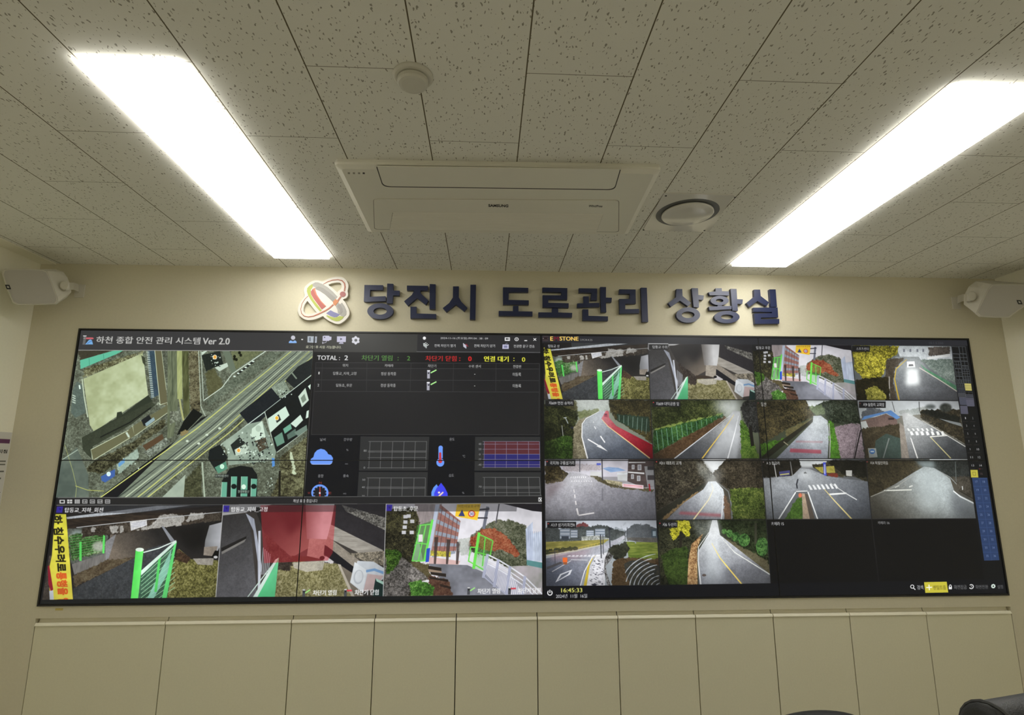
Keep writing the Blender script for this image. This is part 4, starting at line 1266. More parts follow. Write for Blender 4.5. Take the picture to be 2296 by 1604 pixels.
def show(fn, space, src_quad, dst_quad, vign=0.0):
    T.append(lambda p: np.asarray(p, float).reshape(-1, 2))
    clip_to(dst_quad)
    T.pop()
    h = homog(src_quad, dst_quad)
    T.append(h)
    fn()
    T.pop()
    if vign:                                   # the fall-off of these surveillance camera pictures themselves
        C = to_canvas(dst_quad)
        x0, y0 = np.maximum(C.min(0).astype(int) - 1, 0)
        x1, y1 = C.max(0).astype(int) + 2
        x1, y1 = min(x1, CW), min(y1, CH)
        c = C.mean(0)
        yy, xx = np.mgrid[y0:y1, x0:x1]
        hw_, hh_ = (x1 - x0) / 2, (y1 - y0) / 2
        r2 = ((xx - c[0]) / hw_) ** 2 + ((yy - c[1]) / hh_) ** 2
        k = (1.10 if vign > .35 else 1.0) * (1 - vign * np.clip((r2 - 0.25) / 1.75, 0, 1)) * (0.94 + 0.12 * FIELD['soft'][y0:y1, x0:x1])
        m = CLIP[-1][y0:y1, x0:x1]
        CAN[y0:y1, x0:x1] = np.clip(CAN[y0:y1, x0:x1] * (1 - m + m * k)[..., None], 0, 1)
    CLIP.pop()


def cellq(r, c):
    return [GN[r][c], GN[r][c + 1], GN[r + 1][c + 1], GN[r + 1][c]]


def own(space, q):
    """a picture drawn in the same place it was measured"""
    inv = {id(z1): (80, 730, .27875), id(z3): (80, 1100, .26132), id(z4): (640, 1100, .26132), id(z5): (1200, 740, .22648),
           id(z6): (1660, 740, .26132), id(z7): (1200, 1020, .23519), id(z8): (1700, 1020, .25261)}[id(space)]
    return [((x - inv[0]) / inv[2], (y - inv[1]) / inv[2]) for x, y in q]


def paint_wall():
    T.append(lambda p: np.asarray(p, float).reshape(-1, 2))
    W_ = [(236, 236, 236)]
    # ---- left half: safety management software
    poly([(90, 730), (1215, 740), (1219, 1365), (70, 1372)], [(26, 26, 28)])
    poly([(170, 735), (1215, 745), (1216, 795), (160, 787)], [(58, 58, 59)])
    poly([(660, 740), (940, 743), (940, 792), (655, 788)], [(60, 60, 58)])
    # title
    T.append(aff(150, 715, .04365))
    poly([(820, 870), (1030, 870), (1000, 912), (860, 912)], [(240, 240, 240)])
    poly([(880, 930), (1010, 930), (940, 1335), (800, 1335)], [(104, 104, 104)])
    poly([(850, 970), (960, 970), (950, 1030), (850, 1030)], [(140, 142, 140)])
    poly([(985, 965), (1330, 965), (1395, 1010), (1340, 1055), (985, 1050)], [(206, 100, 108)])
    poly([(940, 1325), (1130, 1100), (1230, 1065), (1300, 1120), (1350, 1325)], [(120, 172, 222)])
    line([(1050, 1290), (1200, 1170), (1310, 1160)], 40, [(84, 130, 190)])
    T.pop()
    T.append(z1)
    write('\ud558\ucc9c \uc885\ud569 \uc548\uc804 \uad00\ub9ac \uc2dc\uc2a4\ud15c', 492, 88, 1322, 153, [(196, 196, 192)], bold=.022)
    write('Ver 2.0', 1346, 100, 1560, 154, [(196, 196, 192)], bold=.03)
    T.pop()
    show(pic_map, z1, own(z1, [(176, 785), (702, 787), (682, 1115), (125, 1116)]), [(176, 785), (702, 787), (682, 1115), (125, 1116)])
    clip_to([(176, 785), (702, 787), (682, 1115), (125, 1116)])
    mk = CLIP.pop()[..., None]
    CAN[:] = CAN * (1 - mk) + np.clip((CAN - 0.06) * np.array((1.10, 1.17, 1.10), np.float32), 0, 1) * mk
    line([(176, 785.5), (702, 787.5)], 1.4, [(160, 160, 156)])
    line([(702.5, 787), (682.5, 1115)], 1.6, [(120, 120, 116)])
    # toolbar icons
    T.append(aff(640, 740, .0784))
    ell(220, 225, 62, 62, [(200, 200, 210)])
    poly([(98, 380), (100, 340), (150, 300), (215, 330), (280, 298), (322, 340), (322, 380)], [(140, 184, 240)])
    poly([(448, 262), (512, 262), (500, 288), (478, 298), (460, 286)], W_)
    poly([(635, 180), (820, 185), (820, 370), (630, 360)], [(176, 184, 192)])
    poly([(845, 190), (905, 190), (895, 370), (838, 370)], [(184, 190, 200)])
    for k in range(4):
        rect(680, 215 + 30 * k, 725, 235 + 30 * k, [(84, 92, 104)])
        rect(795, 225 + 30 * k, 880, 238 + 30 * k, [(96, 104, 116)])
    poly([(1065, 180), (1110, 165), (1250, 168), (1265, 190), (1320, 200), (1315, 290), (1260, 300), (1250, 318), (1062, 318)], [(196, 194, 214)])
    ell(1122, 215, 16, 18, [(60, 60, 70)])
    line([(1180, 320), (1160, 360), (1070, 380)], 18, [(180, 178, 196)])
    line([(1068, 340), (1068, 400)], 26, [(186, 184, 200)])
    poly([(1475, 185), (1735, 185), (1728, 350), (1472, 350)], [(196, 194, 214)])
    poly([(1570, 235), (1632, 262), (1570, 294)], [(72, 72, 88)])
    poly([(1560, 350), (1650, 350), (1665, 404), (1520, 404)], [(170, 168, 186)])
    pts = []
    for k in range(24):
        a = math.pi * 2 * k / 24
        r_ = (126, 112, 92, 112)[k % 4]
        pts.append((2010 + r_ * math.sin(a), 300 - r_ * math.cos(a)))
    poly(pts, [(214, 214, 222)])
    ell(2015, 298, 42, 40, [(96, 98, 98)])
    write('\ub85c\uadf8\uc778 \ud6c4 \uc0ac\uc6a9 \uac00\ub2a5\ud569\ub2c8\ub2e4.', 588, 448, 1600, 540, [(236, 238, 206)], bold=.03)
    T.pop()
    # top right box
    T.append(aff(940, 745, .12195))
    poly([(-30, 32), (2240, 42), (2240, 378), (-40, 360)], [(44, 44, 46)])
    line([(-40, 34), (2235, 46), (2235, 374), (-50, 358)], 9, [(104, 104, 106)])
    ell(95, 112, 30, 30, [(238, 238, 238)])
    write('2024-11-16 (\ud1a0\uc694\uc77c) PM 04 : 38 : 09', 392, 88, 1265, 146, W_, bold=.015)
    poly([(1572, 98), (1668, 98), (1668, 162), (1572, 162)], [(238, 238, 238)])
    rect(1590, 114, 1632, 142, [(60, 60, 62)])
    rect(1640, 116, 1654, 140, [(60, 60, 62)])
    ell(1790, 132, 38, 34, [(236, 236, 236)])
    ell(1790, 132, 25, 22, [(48, 48, 50)])
    line([(1790, 118), (1790, 148)], 12, W_)
    rect(1932, 148, 1985, 166, W_)
    line([(2100, 114), (2150, 158)], 13, W_)
    line([(2150, 114), (2100, 158)], 13, W_)
    for k in range(3):
        line([(80 + 24 * k, 205 + 14 * k), (88 + 20 * k, 262 + 18 * k)], 18, [(196, 204, 202)])
        line([(90 + 24 * k, 215 + 20 * k), (132 + 22 * k, 192 + 18 * k)], 12, [(226, 232, 228)])
        line([(812 + 22 * k, 205 + 16 * k), (822 + 18 * k, 275 + 14 * k)], 17, [(208, 206, 220)])
        line([(835 + 18 * k, 232 + 10 * k), (880 + 12 * k, 222 + 22 * k)], 9, [(172, 40, 60)])
    write('\uc804\uccb4 \ucc28\ub2e8\uae30 \uc5f4\uae30', 278, 222, 668, 278, W_, bold=.02)
    write('\uc804\uccb4 \ucc28\ub2e8\uae30 \ub2eb\uae30', 1008, 224, 1395, 282, W_, bold=.02)
    write('\uc804\uad11\ud310 \ubb38\uad6c \uc804\uc1a1', 1735, 232, 2122, 290, W_, bold=.02)
    poly([(1532, 228), (1646, 228), (1646, 310), (1528, 310)], [(192, 190, 216)])
    rect(1556, 248, 1620, 290, [(126, 128, 158)])
    line([(1585, 226), (1600, 208), (1628, 210)], 7, [(170, 168, 190)])
    T.pop()
    # info panel
    T.append(z2)
    poly([(240, 228), (2192, 238), (2192, 324), (240, 318)], [(24, 24, 26)])
    write('TOTAL :', 274, 258, 468, 298, [(240, 240, 240)], bold=.03)
    write('2', 507, 258, 537, 298, [(240, 240, 240)], bold=.03)
    write('\ucc28\ub2e8\uae30 \uc5f4\ub9bc', 654, 255, 918, 304, [(86, 140, 66)], bold=.025)
    write(':', 962, 272, 972, 300, [(86, 140, 66)], bold=.03)
    write('2', 1044, 264, 1070, 300, [(96, 160, 72)], bold=.02)
    write('\ucc28\ub2e8\uae30 \ub2eb\ud798', 1202, 260, 1468, 308, [(206, 42, 42)], bold=.025)
    write(':', 1490, 276, 1502, 304, [(206, 42, 42)], bold=.03)
    write('0', 1568, 267, 1598, 306, [(226, 40, 40)], bold=.04)
    write('\uc5f0\uacb0 \ub300\uae30', 1702, 264, 1916, 312, [(240, 238, 70)], bold=.035)
    write(':', 1955, 278, 1966, 306, [(240, 238, 70)], bold=.03)
    write('0', 2028, 274, 2058, 312, [(240, 238, 70)], bold=.03)
    poly([(260, 318), (2180, 326), (2176, 938), (222, 936)], [(34, 34, 36)])
    poly([(262, 320), (2178, 328), (2178, 372), (260, 366)], [(30, 30, 32)])
    for a, b in (((260, 318), (2180, 328)), ((255, 366), (2178, 374)), ((252, 468), (2176, 474)), ((250, 566), (2175, 572)), ((222, 936), (2175, 938))):
        line([a, b], 4, [(62, 62, 64)])
    for x0, x1 in ((318, 305), (700, 695), (1078, 1070), (1442, 1438), (1808, 1804)):
        line([(x0, 322), (x1, 570)], 4, [(56, 56, 58)])
    line([(262, 318), (222, 936)], 4, [(58, 58, 60)])
    line([(2180, 328), (2176, 938)], 4, [(62, 62, 64)])
    G_ = [(214, 214, 212)]
    for s, x0, y0, x1, y1 in (('\uc704\uce58', 490, 330, 538, 356), ('\uce74\uba54\ub77c', 852, 332, 926, 358), ('\ucc28\ub2e8\uae30', 1222, 334, 1294, 361), ('\uc218\uc704 \uc13c\uc11c', 1572, 338, 1676, 364), ('\uc804\uad11\ud310', 1952, 340, 2025, 367),
                              ('1', 284, 398, 293, 420), ('\ud0d1\ub3d9\uad50_\uc9c0\ud558_\uace0\uc815', 410, 398, 608, 428), ('\uc815\uc0c1 \ub3d9\uc791\uc911', 820, 400, 950, 430), ('-', 1619, 417, 1630, 422), ('\ubbf8\ub4f1\ub85d', 1950, 406, 2022, 436),
                              ('2', 275, 502, 290, 524), ('\ud0d1\ub3d9\ucd08_\ud6c4\ubb38', 435, 500, 572, 529), ('\uc815\uc0c1 \ub3d9\uc791\uc911', 817, 500, 946, 530), ('-', 1618, 517, 1629, 522), ('\ubbf8\ub4f1\ub85d', 1950, 504, 2022, 534)):
        write(s, x0, y0, x1, y1, G_, bold=.02)
    for y in (0, 101):
        rect(1216 - y * .03, 386 + y, 1240 - y * .03, 456 + y, [(172, 172, 184)])
        rect(1216 - y * .03, 384 + y, 1242 - y * .03, 394 + y, [(236, 236, 240)])
        ell(1228, 410 + y, 7, 7, [(50, 52, 60)])
        line([(1246, 408 + y), (1296, 382 + y)], 11, [(176, 240, 150)])
    # weather panel
    poly([(200, 942), (2192, 944), (2200, 1470), (160, 1470)], [(19, 20, 25)])
    for q in ([(645, 952), (1235, 956), (1222, 1246), (630, 1246)], [(1628, 956), (2185, 956), (2190, 1246), (1622, 1246)],
              [(630, 1256), (1222, 1258), (1215, 1468), (616, 1468)], [(1622, 1260), (2190, 1260), (2195, 1468), (1622, 1468)]):
        poly(q, [(47, 48, 49)])

    def grid(tl, tr, br, bl, ys, col):
        for k in range(6):
            f = k / 5
            line([(tl[0] + (tr[0] - tl[0]) * f, tl[1]), (bl[0] + (br[0] - bl[0]) * f, bl[1] + 6)], 4, col)
        for f in ys:
            line([(tl[0] + (bl[0] - tl[0]) * f - 14, tl[1] + (bl[1] - tl[1]) * f), (tr[0] + (br[0] - tr[0]) * f, tr[1] + (br[1] - tr[1]) * f)], 4, col)
    GL = [(112, 112, 112)]
    grid((727, 996), (1212, 996), (1203, 1222), (715, 1222), (0, .36, .4, .61, 1), GL)
    grid((712, 1308), (1202, 1308), (1197, 1480), (703, 1480), (0, .46, .52), GL)
    poly([(1706, 996), (2180, 996), (2182, 1104), (1704, 1104)], [(88, 44, 50)])
    poly([(1704, 1104), (2182, 1104), (2184, 1218), (1703, 1218)], [(44, 42, 106)])
    grid((1706, 996), (2180, 996), (2184, 1218), (1703, 1218), (0, .1, .3, .49, .69, .9, 1), [(128, 120, 140)])
    grid((1706, 1304), (2180, 1304), (2190, 1480), (1706, 1480), (0, .46, .52, .74), GL)
    for s, x0, y0, x1, y1 in (('\ub0a0\uc528', 298, 966, 345, 992), ('\uac15\uc6b0\ub7c9', 500, 966, 573, 992), ('\uc628\ub3c4', 1408, 964, 1452, 990), ('\ud48d\ud5a5', 280, 1278, 326, 1306), ('\ud48d\uc18d', 496, 1278, 543, 1304), ('\uc2b5\ub3c4', 1402, 1274, 1446, 1300),
                              ('%', 522, 1060, 541, 1077), ('mm', 512, 1184, 536, 1194), ('\u2103', 1520, 1112, 1542, 1133), ('m/s', 498, 1432, 522, 1450), ('%', 1516, 1428, 1535, 1445),
                              ('80', 672, 1066, 697, 1084), ('0', 671, 1212, 684, 1229), ('50', 660, 1316, 685, 1332), ('40', 656, 1380, 682, 1396), ('30', 656, 1456, 680, 1470),
                              ('40', 1657, 1009, 1681, 1026), ('20', 1657, 1054, 1681, 1070), ('0', 1661, 1099, 1674, 1115), ('-20', 1652, 1141, 1680, 1157), ('-40', 1652, 1187, 1682, 1204), ('70', 1657, 1376, 1683, 1392)):
        write(s, x0, y0, x1, y1, [(176, 176, 176)], bold=.015)
    BL = [(110, 156, 248)]
    poly([(212, 1172), (218, 1146), (240, 1130), (250, 1094), (272, 1070), (304, 1058), (336, 1066), (358, 1086), (367, 1104), (392, 1112), (409, 1138), (404, 1174), (382, 1194), (240, 1194), (220, 1186)], BL)
    line([(224, 1190), (240, 1192), (384, 1192), (400, 1180)], 4, [(196, 212, 252)])
    ell(1332, 1050, 19, 19, BL)
    poly([(1313, 1050), (1350, 1050), (1350, 1140), (1312, 1140)], BL)
    ell(1329, 1176, 34, 36, BL)
    ell(1328, 1098, 9, 9, [(200, 56, 66)])
    poly([(1319, 1098), (1337, 1098), (1338, 1160), (1318, 1160)], [(200, 56, 66)])
    ell(1328, 1164, 17, 18, [(206, 62, 70)])
    rect(180, 1340, 420, 1470, [(19, 20, 25)])
    ell(296, 1436, 74, 72, BL)
    ell(295, 1438, 58, 57, [(30, 31, 38)])
    for k in range(12):
        a = k * math.pi / 6
        line([(296 + 48 * math.sin(a), 1437 - 48 * math.cos(a)), (296 + 60 * math.sin(a), 1437 - 60 * math.cos(a))], 7, [(150, 184, 248)])
    line([(297, 1386), (296, 1470)], [8, 14], [(170, 58, 52)])
    ell(295, 1438, 8, 8, [(220, 220, 226)])
    for s, x, y in (('N', 300, 1350), ('W', 203, 1438), ('E', 383, 1438)):
        write(s, x - 11, y - 9, x + 11, y + 9, [(176, 62, 56)], bold=.03)
    poly([(1252, 1468), (1252, 1430), (1270, 1390), (1297, 1362), (1316, 1392), (1330, 1430), (1330, 1468)], [(100, 150, 244)])
    poly([(1276, 1468), (1276, 1440), (1296, 1398), (1336, 1350), (1368, 1392), (1392, 1440), (1393, 1468)], [(66, 70, 236)])
    ell(1318, 1434, 10, 9, [(242, 226, 214)])
    line([(1354, 1430), (1312, 1470)], 13, [(242, 214, 196)])
    poly([(150, 1466), (2222, 1466), (2222, 1545), (140, 1545)], [(33, 33, 36)])
    T.pop()
    # lower toolbar
    T.append(z3)
    poly([(190, 62), (2300, 55), (2300, 122), (180, 130)], [(36, 36, 37)])
    line([(190, 62), (2300, 56)], 5, [(120, 120, 118)])
    line([(180, 127), (2300, 121)], 5, [(128, 128, 126)])
    for k in range(7):
        x = 206 + 65 * k
        if k == 0:
            poly([(x, 80), (x + 46, 80), (x + 46, 112), (x, 112)], [(206, 206, 204)])
            rect(x + 10, 88, x + 36, 104, [(36, 36, 37)])
        elif k < 3:
            rect(x, 78, x + 44, 112, [(206, 206, 204)])
            if k == 1:
                line([(x, 95), (x + 44, 95)], 4, [(60, 60, 60)])
                line([(x + 22, 78), (x + 22, 112)], 4, [(60, 60, 60)])
            else:
                for q in (0.33, .66):
                    line([(x, 78 + 34 * q), (x + 44, 78 + 34 * q)], 3, [(70, 70, 70)])
                    line([(x + 44 * q, 78), (x + 44 * q, 112)], 3, [(70, 70, 70)])
        else:
            rect(x, 78, x + 44, 112, [(190, 190, 188)])
            rect(x + 5, 83, x + 39, 107, [(52, 52, 53)])
            write(('16', '36', '64', '100')[k - 3], x + 8, 87, x + 37, 103, [(220, 220, 218)], bold=.03)
    T.pop()
    T.append(z4)
    poly([(-400, 52), (2222, 48), (2222, 108), (-400, 118)], [(36, 36, 38)])
    line([(-700, 60), (2210, 45)], 4, [(110, 110, 110)])
    line([(-400, 121), (2208, 109)], 5, [(136, 136, 134)])
    write('\ucc44\ub110 \ud45c\ucd9c \uc911\uc785\ub2c8\ub2e4', 68, 75, 275, 104, [(232, 232, 230)], bold=.025)
    poly([(2170, 60), (2206, 60), (2206, 96), (2170, 96)], [(224, 224, 222)])
    rect(2175, 65, 2201, 91, [(38, 38, 40)])
    line([(2178, 66), (2200, 92)], 6, W_)
    line([(2200, 66), (2178, 92)], 6, W_)
    T.pop()
    # three lower camera pictures
    show(pic_bridge, z3, own(z3, QA), QA, .22)
    show(pic_pillar, z5, [(1118, 140), (2145, 150), (2178, 690), (1140, 690)], QB, .22)
    show(pic_gate, z4, own(z4, QC), QC, .15)
    clip_to([(584, 1133), (754, 1133), (746, 1240), (735, 1257), (592, 1263)])
    poly([(584, 1133), (754, 1133), (746, 1240), (735, 1257), (592, 1263)], [(205, 40, 52)], alpha=.42)
    CLIP.pop()
    for q, a in ((QA, .5), (QB, .4), (QC, .45)):
        r_ = min(q[1][0], 1160 if q is QC else 9999)
        poly([(q[0][0] - 1, q[0][1]), (r_, q[1][1]), (r_ - 2, q[1][1] + 17), (q[0][0] - 4, q[0][1] + 17.5)], [(30, 30, 34)], alpha=a)
        poly([(q[0][0], q[0][1] + 2), (q[0][0] + 14, q[0][1] + 2), (q[0][0] + 12, q[0][1] + 16), (q[0][0] - 2, q[0][1] + 16)], [(52, 42, 140)])
        poly([(q[0][0] + 4, q[0][1] + 6), (q[0][0] + 10, q[0][1] + 6), (q[0][0] + 8, q[0][1] + 12)], [(38, 30, 100)])
    T.append(z3)
    write('\ud0d1\ub3d9\uad50_\uc9c0\ud558_\ud68c\uc804', 254, 148, 578, 190, [(238, 238, 238)], bold=.03)
    write('\ud0d1\ub3d9\uad50_\uc9c0\ud558_\uace0\uc815', 1680, 142, 1988, 184, [(238, 238, 238)], bold=.03)
    T.pop()
    T.append(z4)
    write('\ud0d1\ub3d9\ucd08_\ud6c4\ubb38', 930, 136, 1138, 178, [(238, 238, 238)], bold=.03)
    for x, y, s, x0, y0, x1, y1, c in ((148, 848, '\ucc28\ub2e8\uae30 \uc5f4\ub9bc', 236, 856, 438, 898, (160, 232, 130)), (505, 845, '\ucc28\ub2e8\uae30 \ub2eb\ud798', 595, 852, 800, 896, (216, 70, 80)),
                                       (1562, 830, '\ucc28\ub2e8\uae30 \uc5f4\ub9bc', 1648, 842, 1842, 884, (160, 232, 130)), (1912, 828, '\ucc28\ub2e8\uae30 \ub2eb\ud798', 1994, 838, 2190, 880, (206, 66, 80))):
        poly([(x, y), (x + 24, y), (x + 20, y + 64), (x - 2, y + 64)], [(74, 76, 80)])
        rect(x, y, x + 22, y + 10, [(206, 206, 206)])
        ell(x + 11, y + 22, 6, 6, [(24, 26, 28)])
        if 'b9bc' in s.encode('unicode_escape').decode():
            line([(x + 22, y + 32), (x + 64, y + 4)], 10, [c])
        else:
            line([(x + 22, y + 14), (x + 66, y + 13)], 13, [c])
        write(s, x0, y0, x1, y1, [(240, 240, 240)], bold=.035)
    T.pop()
    for a, b in ((QA[1], QA[2]), (QB[1], QB[2])):
        line([a, b], 1.6, [(176, 176, 176)])
    poly([(95, 1346), (484, 1340), (859, 1338), (1219, 1334), (1219, 1352), (84, 1364)], [(26, 28, 29)])
    # ---- right half: camera grid
    poly([(1213, 742), (2180, 756), (2270, 1340), (1216, 1355)], [(18, 18, 21)])
    poly([(1214, 742), (2175, 757), (2176, 777), (1216, 770)], [(40, 41, 46)])
    T.append(aff(1180, 730, .04364))
    rect(850, 530, 1150, 820, [(60, 52, 54)])
    rect(850, 610, 1130, 720, [(40, 30, 32)])
    ell(872, 670, 26, 26, [(150, 140, 142)])
    ell(1105, 670, 22, 20, [(96, 84, 88)])
    T.pop()
    T.append(z5)
    write('E', 148, 67, 178, 108, [(250, 204, 96)], bold=.045)
    write('M', 184, 67, 234, 108, [(112, 30, 44)], bold=.045)
    write('STONE', 240, 67, 430, 108, [(250, 206, 100)], bold=.045)
    write('2.9.24.4.25', 446, 90, 566, 110, [(190, 186, 180)], bold=.01)
    T.pop()
    show(pic_bridge, z3, [(185, 130), (1610, 122), (1545, 915), (60, 940)], cellq(0, 0), .3)
    show(pic_pillar, z5, [(1118, 140), (2145, 150), (2178, 690), (1140, 690)], cellq(0, 1), .3)
    show(pic_gate, z4, own(z4, QC), cellq(0, 2), .3)
    for fn, sp, r, c in ((pic_sports, z6, 0, 3), (pic_curve, z5, 1, 0), (pic_straight, z5, 1, 1), (pic_hill, z6, 1, 2), (pic_church, z6, 1, 3),
                         (pic_junction, z7, 2, 0), (pic_pass, z7, 2, 1), (pic_crossing, z8, 2, 2), (pic_village, z8, 2, 3), (pic_paddy, z7, 3, 0), (pic_ginkgo, z7, 3, 1)):
        q = cellq(r, c)
        show(fn, sp, own(sp, q), q, .5)
    poly(cellq(3, 2), [(16, 16, 18)])
    poly(cellq(3, 3), [(16, 16, 18)])
    for r in range(1, 4):
        line(GN[r], 1.6, [(30, 30, 32)])
    for c in range(1, 4):
        line([GN[r][c] for r in range(5)], 1.6, [(34, 34, 36)])
    line([GN[3][2], GN[3][4]], 1.2, [(46, 46, 46)])

    def cap(sp, s, x0, y0, x1, y1, bx=True, dot=None, col=(226, 226, 226)):
        T.append(sp)
        if bx:
            rect(x0 - 34, y0 - 12, x1 + 10, y1 + 12, [(26, 26, 28)])
        if dot:
            rect(x0 - 30, y0, x0 - 18, y0 + 10, [dot])
        write(s, x0, y0, x1, y1, [col], bold=.02)
        T.pop()
    RD = (176, 60, 60)
    cap(z5, '\ud0d1\ub3d9\uad50 \uc0c1', 128, 146, 242, 176)
    cap(z5, '\ud0d1\ub3d9\uad50 \uc218\uc704', 1160, 155, 1308, 186)
    T.append(z5)
    line([(1118, 195), (1118, 136), (1318, 138)], 5, [(196, 196, 196)])
    T.pop()
    cap(z6, '\ud0d1\ub3d9\uad50 \ud6c4\ubb38', 134, 140, 258, 168)
    cap(z6, '\uc2a4\ud3ec\uce20\uc13c\ud130', 992, 150, 1100, 176, col=(190, 190, 190))
    cap(z5, '\uc9c0609 \uba74\ucc9c \uc1a1\ud559\ub9ac', 134, 708, 372, 742)
    cap(z5, '\uc9c0609 \ub300\ub355\uacf5\uc6d0 \uc55e', 1194, 714, 1426, 750, dot=RD)
    cap(z6, '\ub2f9\uc0b0', 176, 622, 224, 656, bx=False, dot=(90, 50, 50))
    cap(z6, '\uc2dc9 \uc2ac\ud56d\ub9ac \uad50\ud68c\uc55e', 1050, 626, 1236, 658, dot=(80, 50, 50))
    cap(z7, '\uad6d\uc9c070 \uad6c\ub8e1\uc0bc\uac70\ub9ac', 138, 60, 372, 96, dot=RD)
    cap(z7, '\uc2dc11 \ub300\uc870\ub9ac \uace0\uac1c', 1180, 62, 1392, 96, dot=RD, bx=False)
    cap(z8, '\uc2dc3 \ucc3d\uae08\ub9ac', 70, 60, 190, 90, dot=(90, 80, 80), bx=False)
    cap(z8, '\uc2dc4 \ub3c5\uc77c\uc778\ub9c8\uc744', 990, 58, 1154, 88, dot=(110, 50, 50), bx=False, col=(196, 196, 196))
    cap(z7, '\uc2dc17 \uc0bc\uac70\ub9ac\ud68c\uc804R', 148, 652, 380, 686, dot=RD)
    cap(z7, '\uc2dc6 \ub450\uc0b0\ub9ac', 1212, 648, 1346, 682, dot=RD)
    cap(z8, '\uce74\uba54\ub77c 15', 114, 596, 228, 628, bx=False)
    cap(z8, '\uce74\uba54\ub77c 16', 1058, 590, 1166, 618, bx=False, col=(170, 170, 170))
    # clock and power sign
    poly([(1217, 1316), (2266, 1300), (2268, 1340), (1218, 1355)], [(18, 19, 24)])
    T.append(z7)
    ell(140, 1316, 26, 27, [(236, 236, 236)])
    ell(140, 1316, 16, 17, [(19, 20, 25)])
    rect(128, 1286, 152, 1306, [(19, 20, 25)])
    line([(140, 1286), (140, 1318)], 9, W_)
    write('16:45:33', 246, 1272, 450, 1310, [(240, 238, 120)], bold=.03)
    write('2024\ub144  11\uc6d4  16\uc77c', 197, 1328, 496, 1364, [(232, 232, 232)], bold=.012)
    T.pop()
    # side strip: layout thumbnails, channel numbers
    poly([(2133, 776), (2172, 776), (2262, 1300), (2207, 1300)], [(19, 20, 22)])
    T.append(aff(2110, 770, .10593))
    GR = [(78, 82, 86)]

    def lat(x0, y0, x1, y1, nx, ny, col=GR, w=9):
        sl = .155
        for i in range(nx + 1):
            x = x0 + (x1 - x0) * i / nx
            line([(x, y0), (x + (y1 - y0) * sl, y1)], w, col)
        for j in range(ny + 1):
            y = y0 + (y1 - y0) * j / ny
            line([(x0 + (y - y0) * sl, y), (x1 + (y - y0) * sl, y + 6)], w, col)
    lat(215, 70, 370, 220, 1, 1)
    lat(375, 70, 510, 220, 2, 1)
    lat(240, 225, 380, 300, 1, 1)
    lat(388, 225, 535, 300, 2, 1)
    lat(252, 300, 390, 372, 1, 1)
    lat(398, 300, 548, 372, 2, 1)
    lat(262, 382, 405, 455, 3, 1)
    lat(418, 382, 560, 470, 2, 1)
    lat(276, 455, 415, 530, 3, 1)
    lat(430, 480, 575, 540, 2, 2)
    lat(290, 540, 425, 610, 2, 1)
    lat(440, 545, 590, 640, 3, 2)
    lat(300, 612, 440, 690, 2, 2)
    lat(448, 640, 600, 700, 3, 1)
    lat(312, 700, 450, 770, 2, 1)
    lat(462, 700, 612, 770, 3, 2)
    lat(322, 775, 620, 850, 6, 3)
    lat(330, 850, 480, 960, 4, 3)
    poly([(490, 850), (632, 856), (652, 1006), (512, 1000)], [(190, 180, 104)])
    for k in range(3):
        line([(495 + 6 * k, 890 + 38 * k), (642 + 5 * k, 892 + 38 * k)], 6, [(84, 82, 60)])
    lat(345, 965, 490, 1060, 4, 4, [(66, 70, 80)])
    lat(505, 1025, 655, 1085, 2, 1, [(60, 62, 66)])
    lat(360, 1060, 505, 1140, 5, 3, [(96, 98, 104)])
    lat(520, 1088, 668, 1190, 6, 3, [(92, 94, 104)])
    poly([(375, 1150), (520, 1150), (548, 1310), (398, 1300)], [(58, 60, 70)])
    lat(380, 1150, 520, 1300, 6, 6, [(80, 82, 96)])
    poly([(525, 1160), (690, 1165), (710, 1335), (552, 1330)], [(74, 74, 86)])
    lat(530, 1200, 680, 1330, 7, 6, [(92, 92, 106)], 7)
    poly([(398, 1320), (552, 1325), (574, 1500), (414, 1495)], [(70, 70, 82)])
    lat(402, 1330, 545, 1490, 7, 7, [(90, 90, 104)], 7)
    T.pop()
    T.append(z6)
    rows = [((1930, 757), (1993, 757)), ((1940, 823), (2003, 823)), ((1950, 890), (2014, 890)), ((1960, 957), (2024, 957)), ((1970, 1025), (2037, 1025)), ((1983, 1093), (2048, 1093)), ((1993, 1163), (2060, 1163))]
    n = 1
    for pr in rows:
        for x, y in pr:
            wdt = 5 if n < 10 else 12
            write(str(n), x - wdt, y - 9, x + wdt, y + 9, [(206, 206, 206)], bold=.02)
            line([(x - 22, y + 30), (x + 22, y + 30)], 3, [(58, 56, 56)])
            n += 1
    write('10.1.5.250', 1618, 104, 1740, 124, [(72, 74, 80)], bold=.01)
    T.pop()
    T.append(z8)
    poly([(1882, 134), (1946, 134), (1953, 202), (1888, 202)], [(186, 178, 70)])
    frame(1900, 152, 1932, 184, [(120, 112, 50)], 1)
    write('16', 1968, 158, 1992, 178, [(96, 80, 80)], bold=.02)
    line([(1958, 126), (1972, 126)], 5, [(130, 40, 40)])
    poly([(1896, 208), (2032, 206), (2140, 936), (2004, 940)], [(44, 62, 98)])
    n = 17
    for r in range(10):
        f = (r + .45) / 10
        for c in range(2):
            x = 1896 + 108 * f + 34 + c * 66
            y = 207 + 731 * f
            write(str(n), x - 12, y - 10, x + 12, y + 9, [(120, 138, 176)], bold=.01)
            n += 1
        f = r / 10
        line([(1896 + 108 * f, 207 + 731 * f), (2032 + 108 * f, 207 + 731 * f)], 5, [(54, 74, 114)])
    line([(1964, 207), (2072, 938)], 5, [(54, 74, 114)])
    # bottom buttons
    ell(1366, 1170, 18, 18, W_)
    ell(1366, 1170, 11, 11, [(18, 18, 21)])
    line([(1376, 1182), (1394, 1198)], 8, W_)
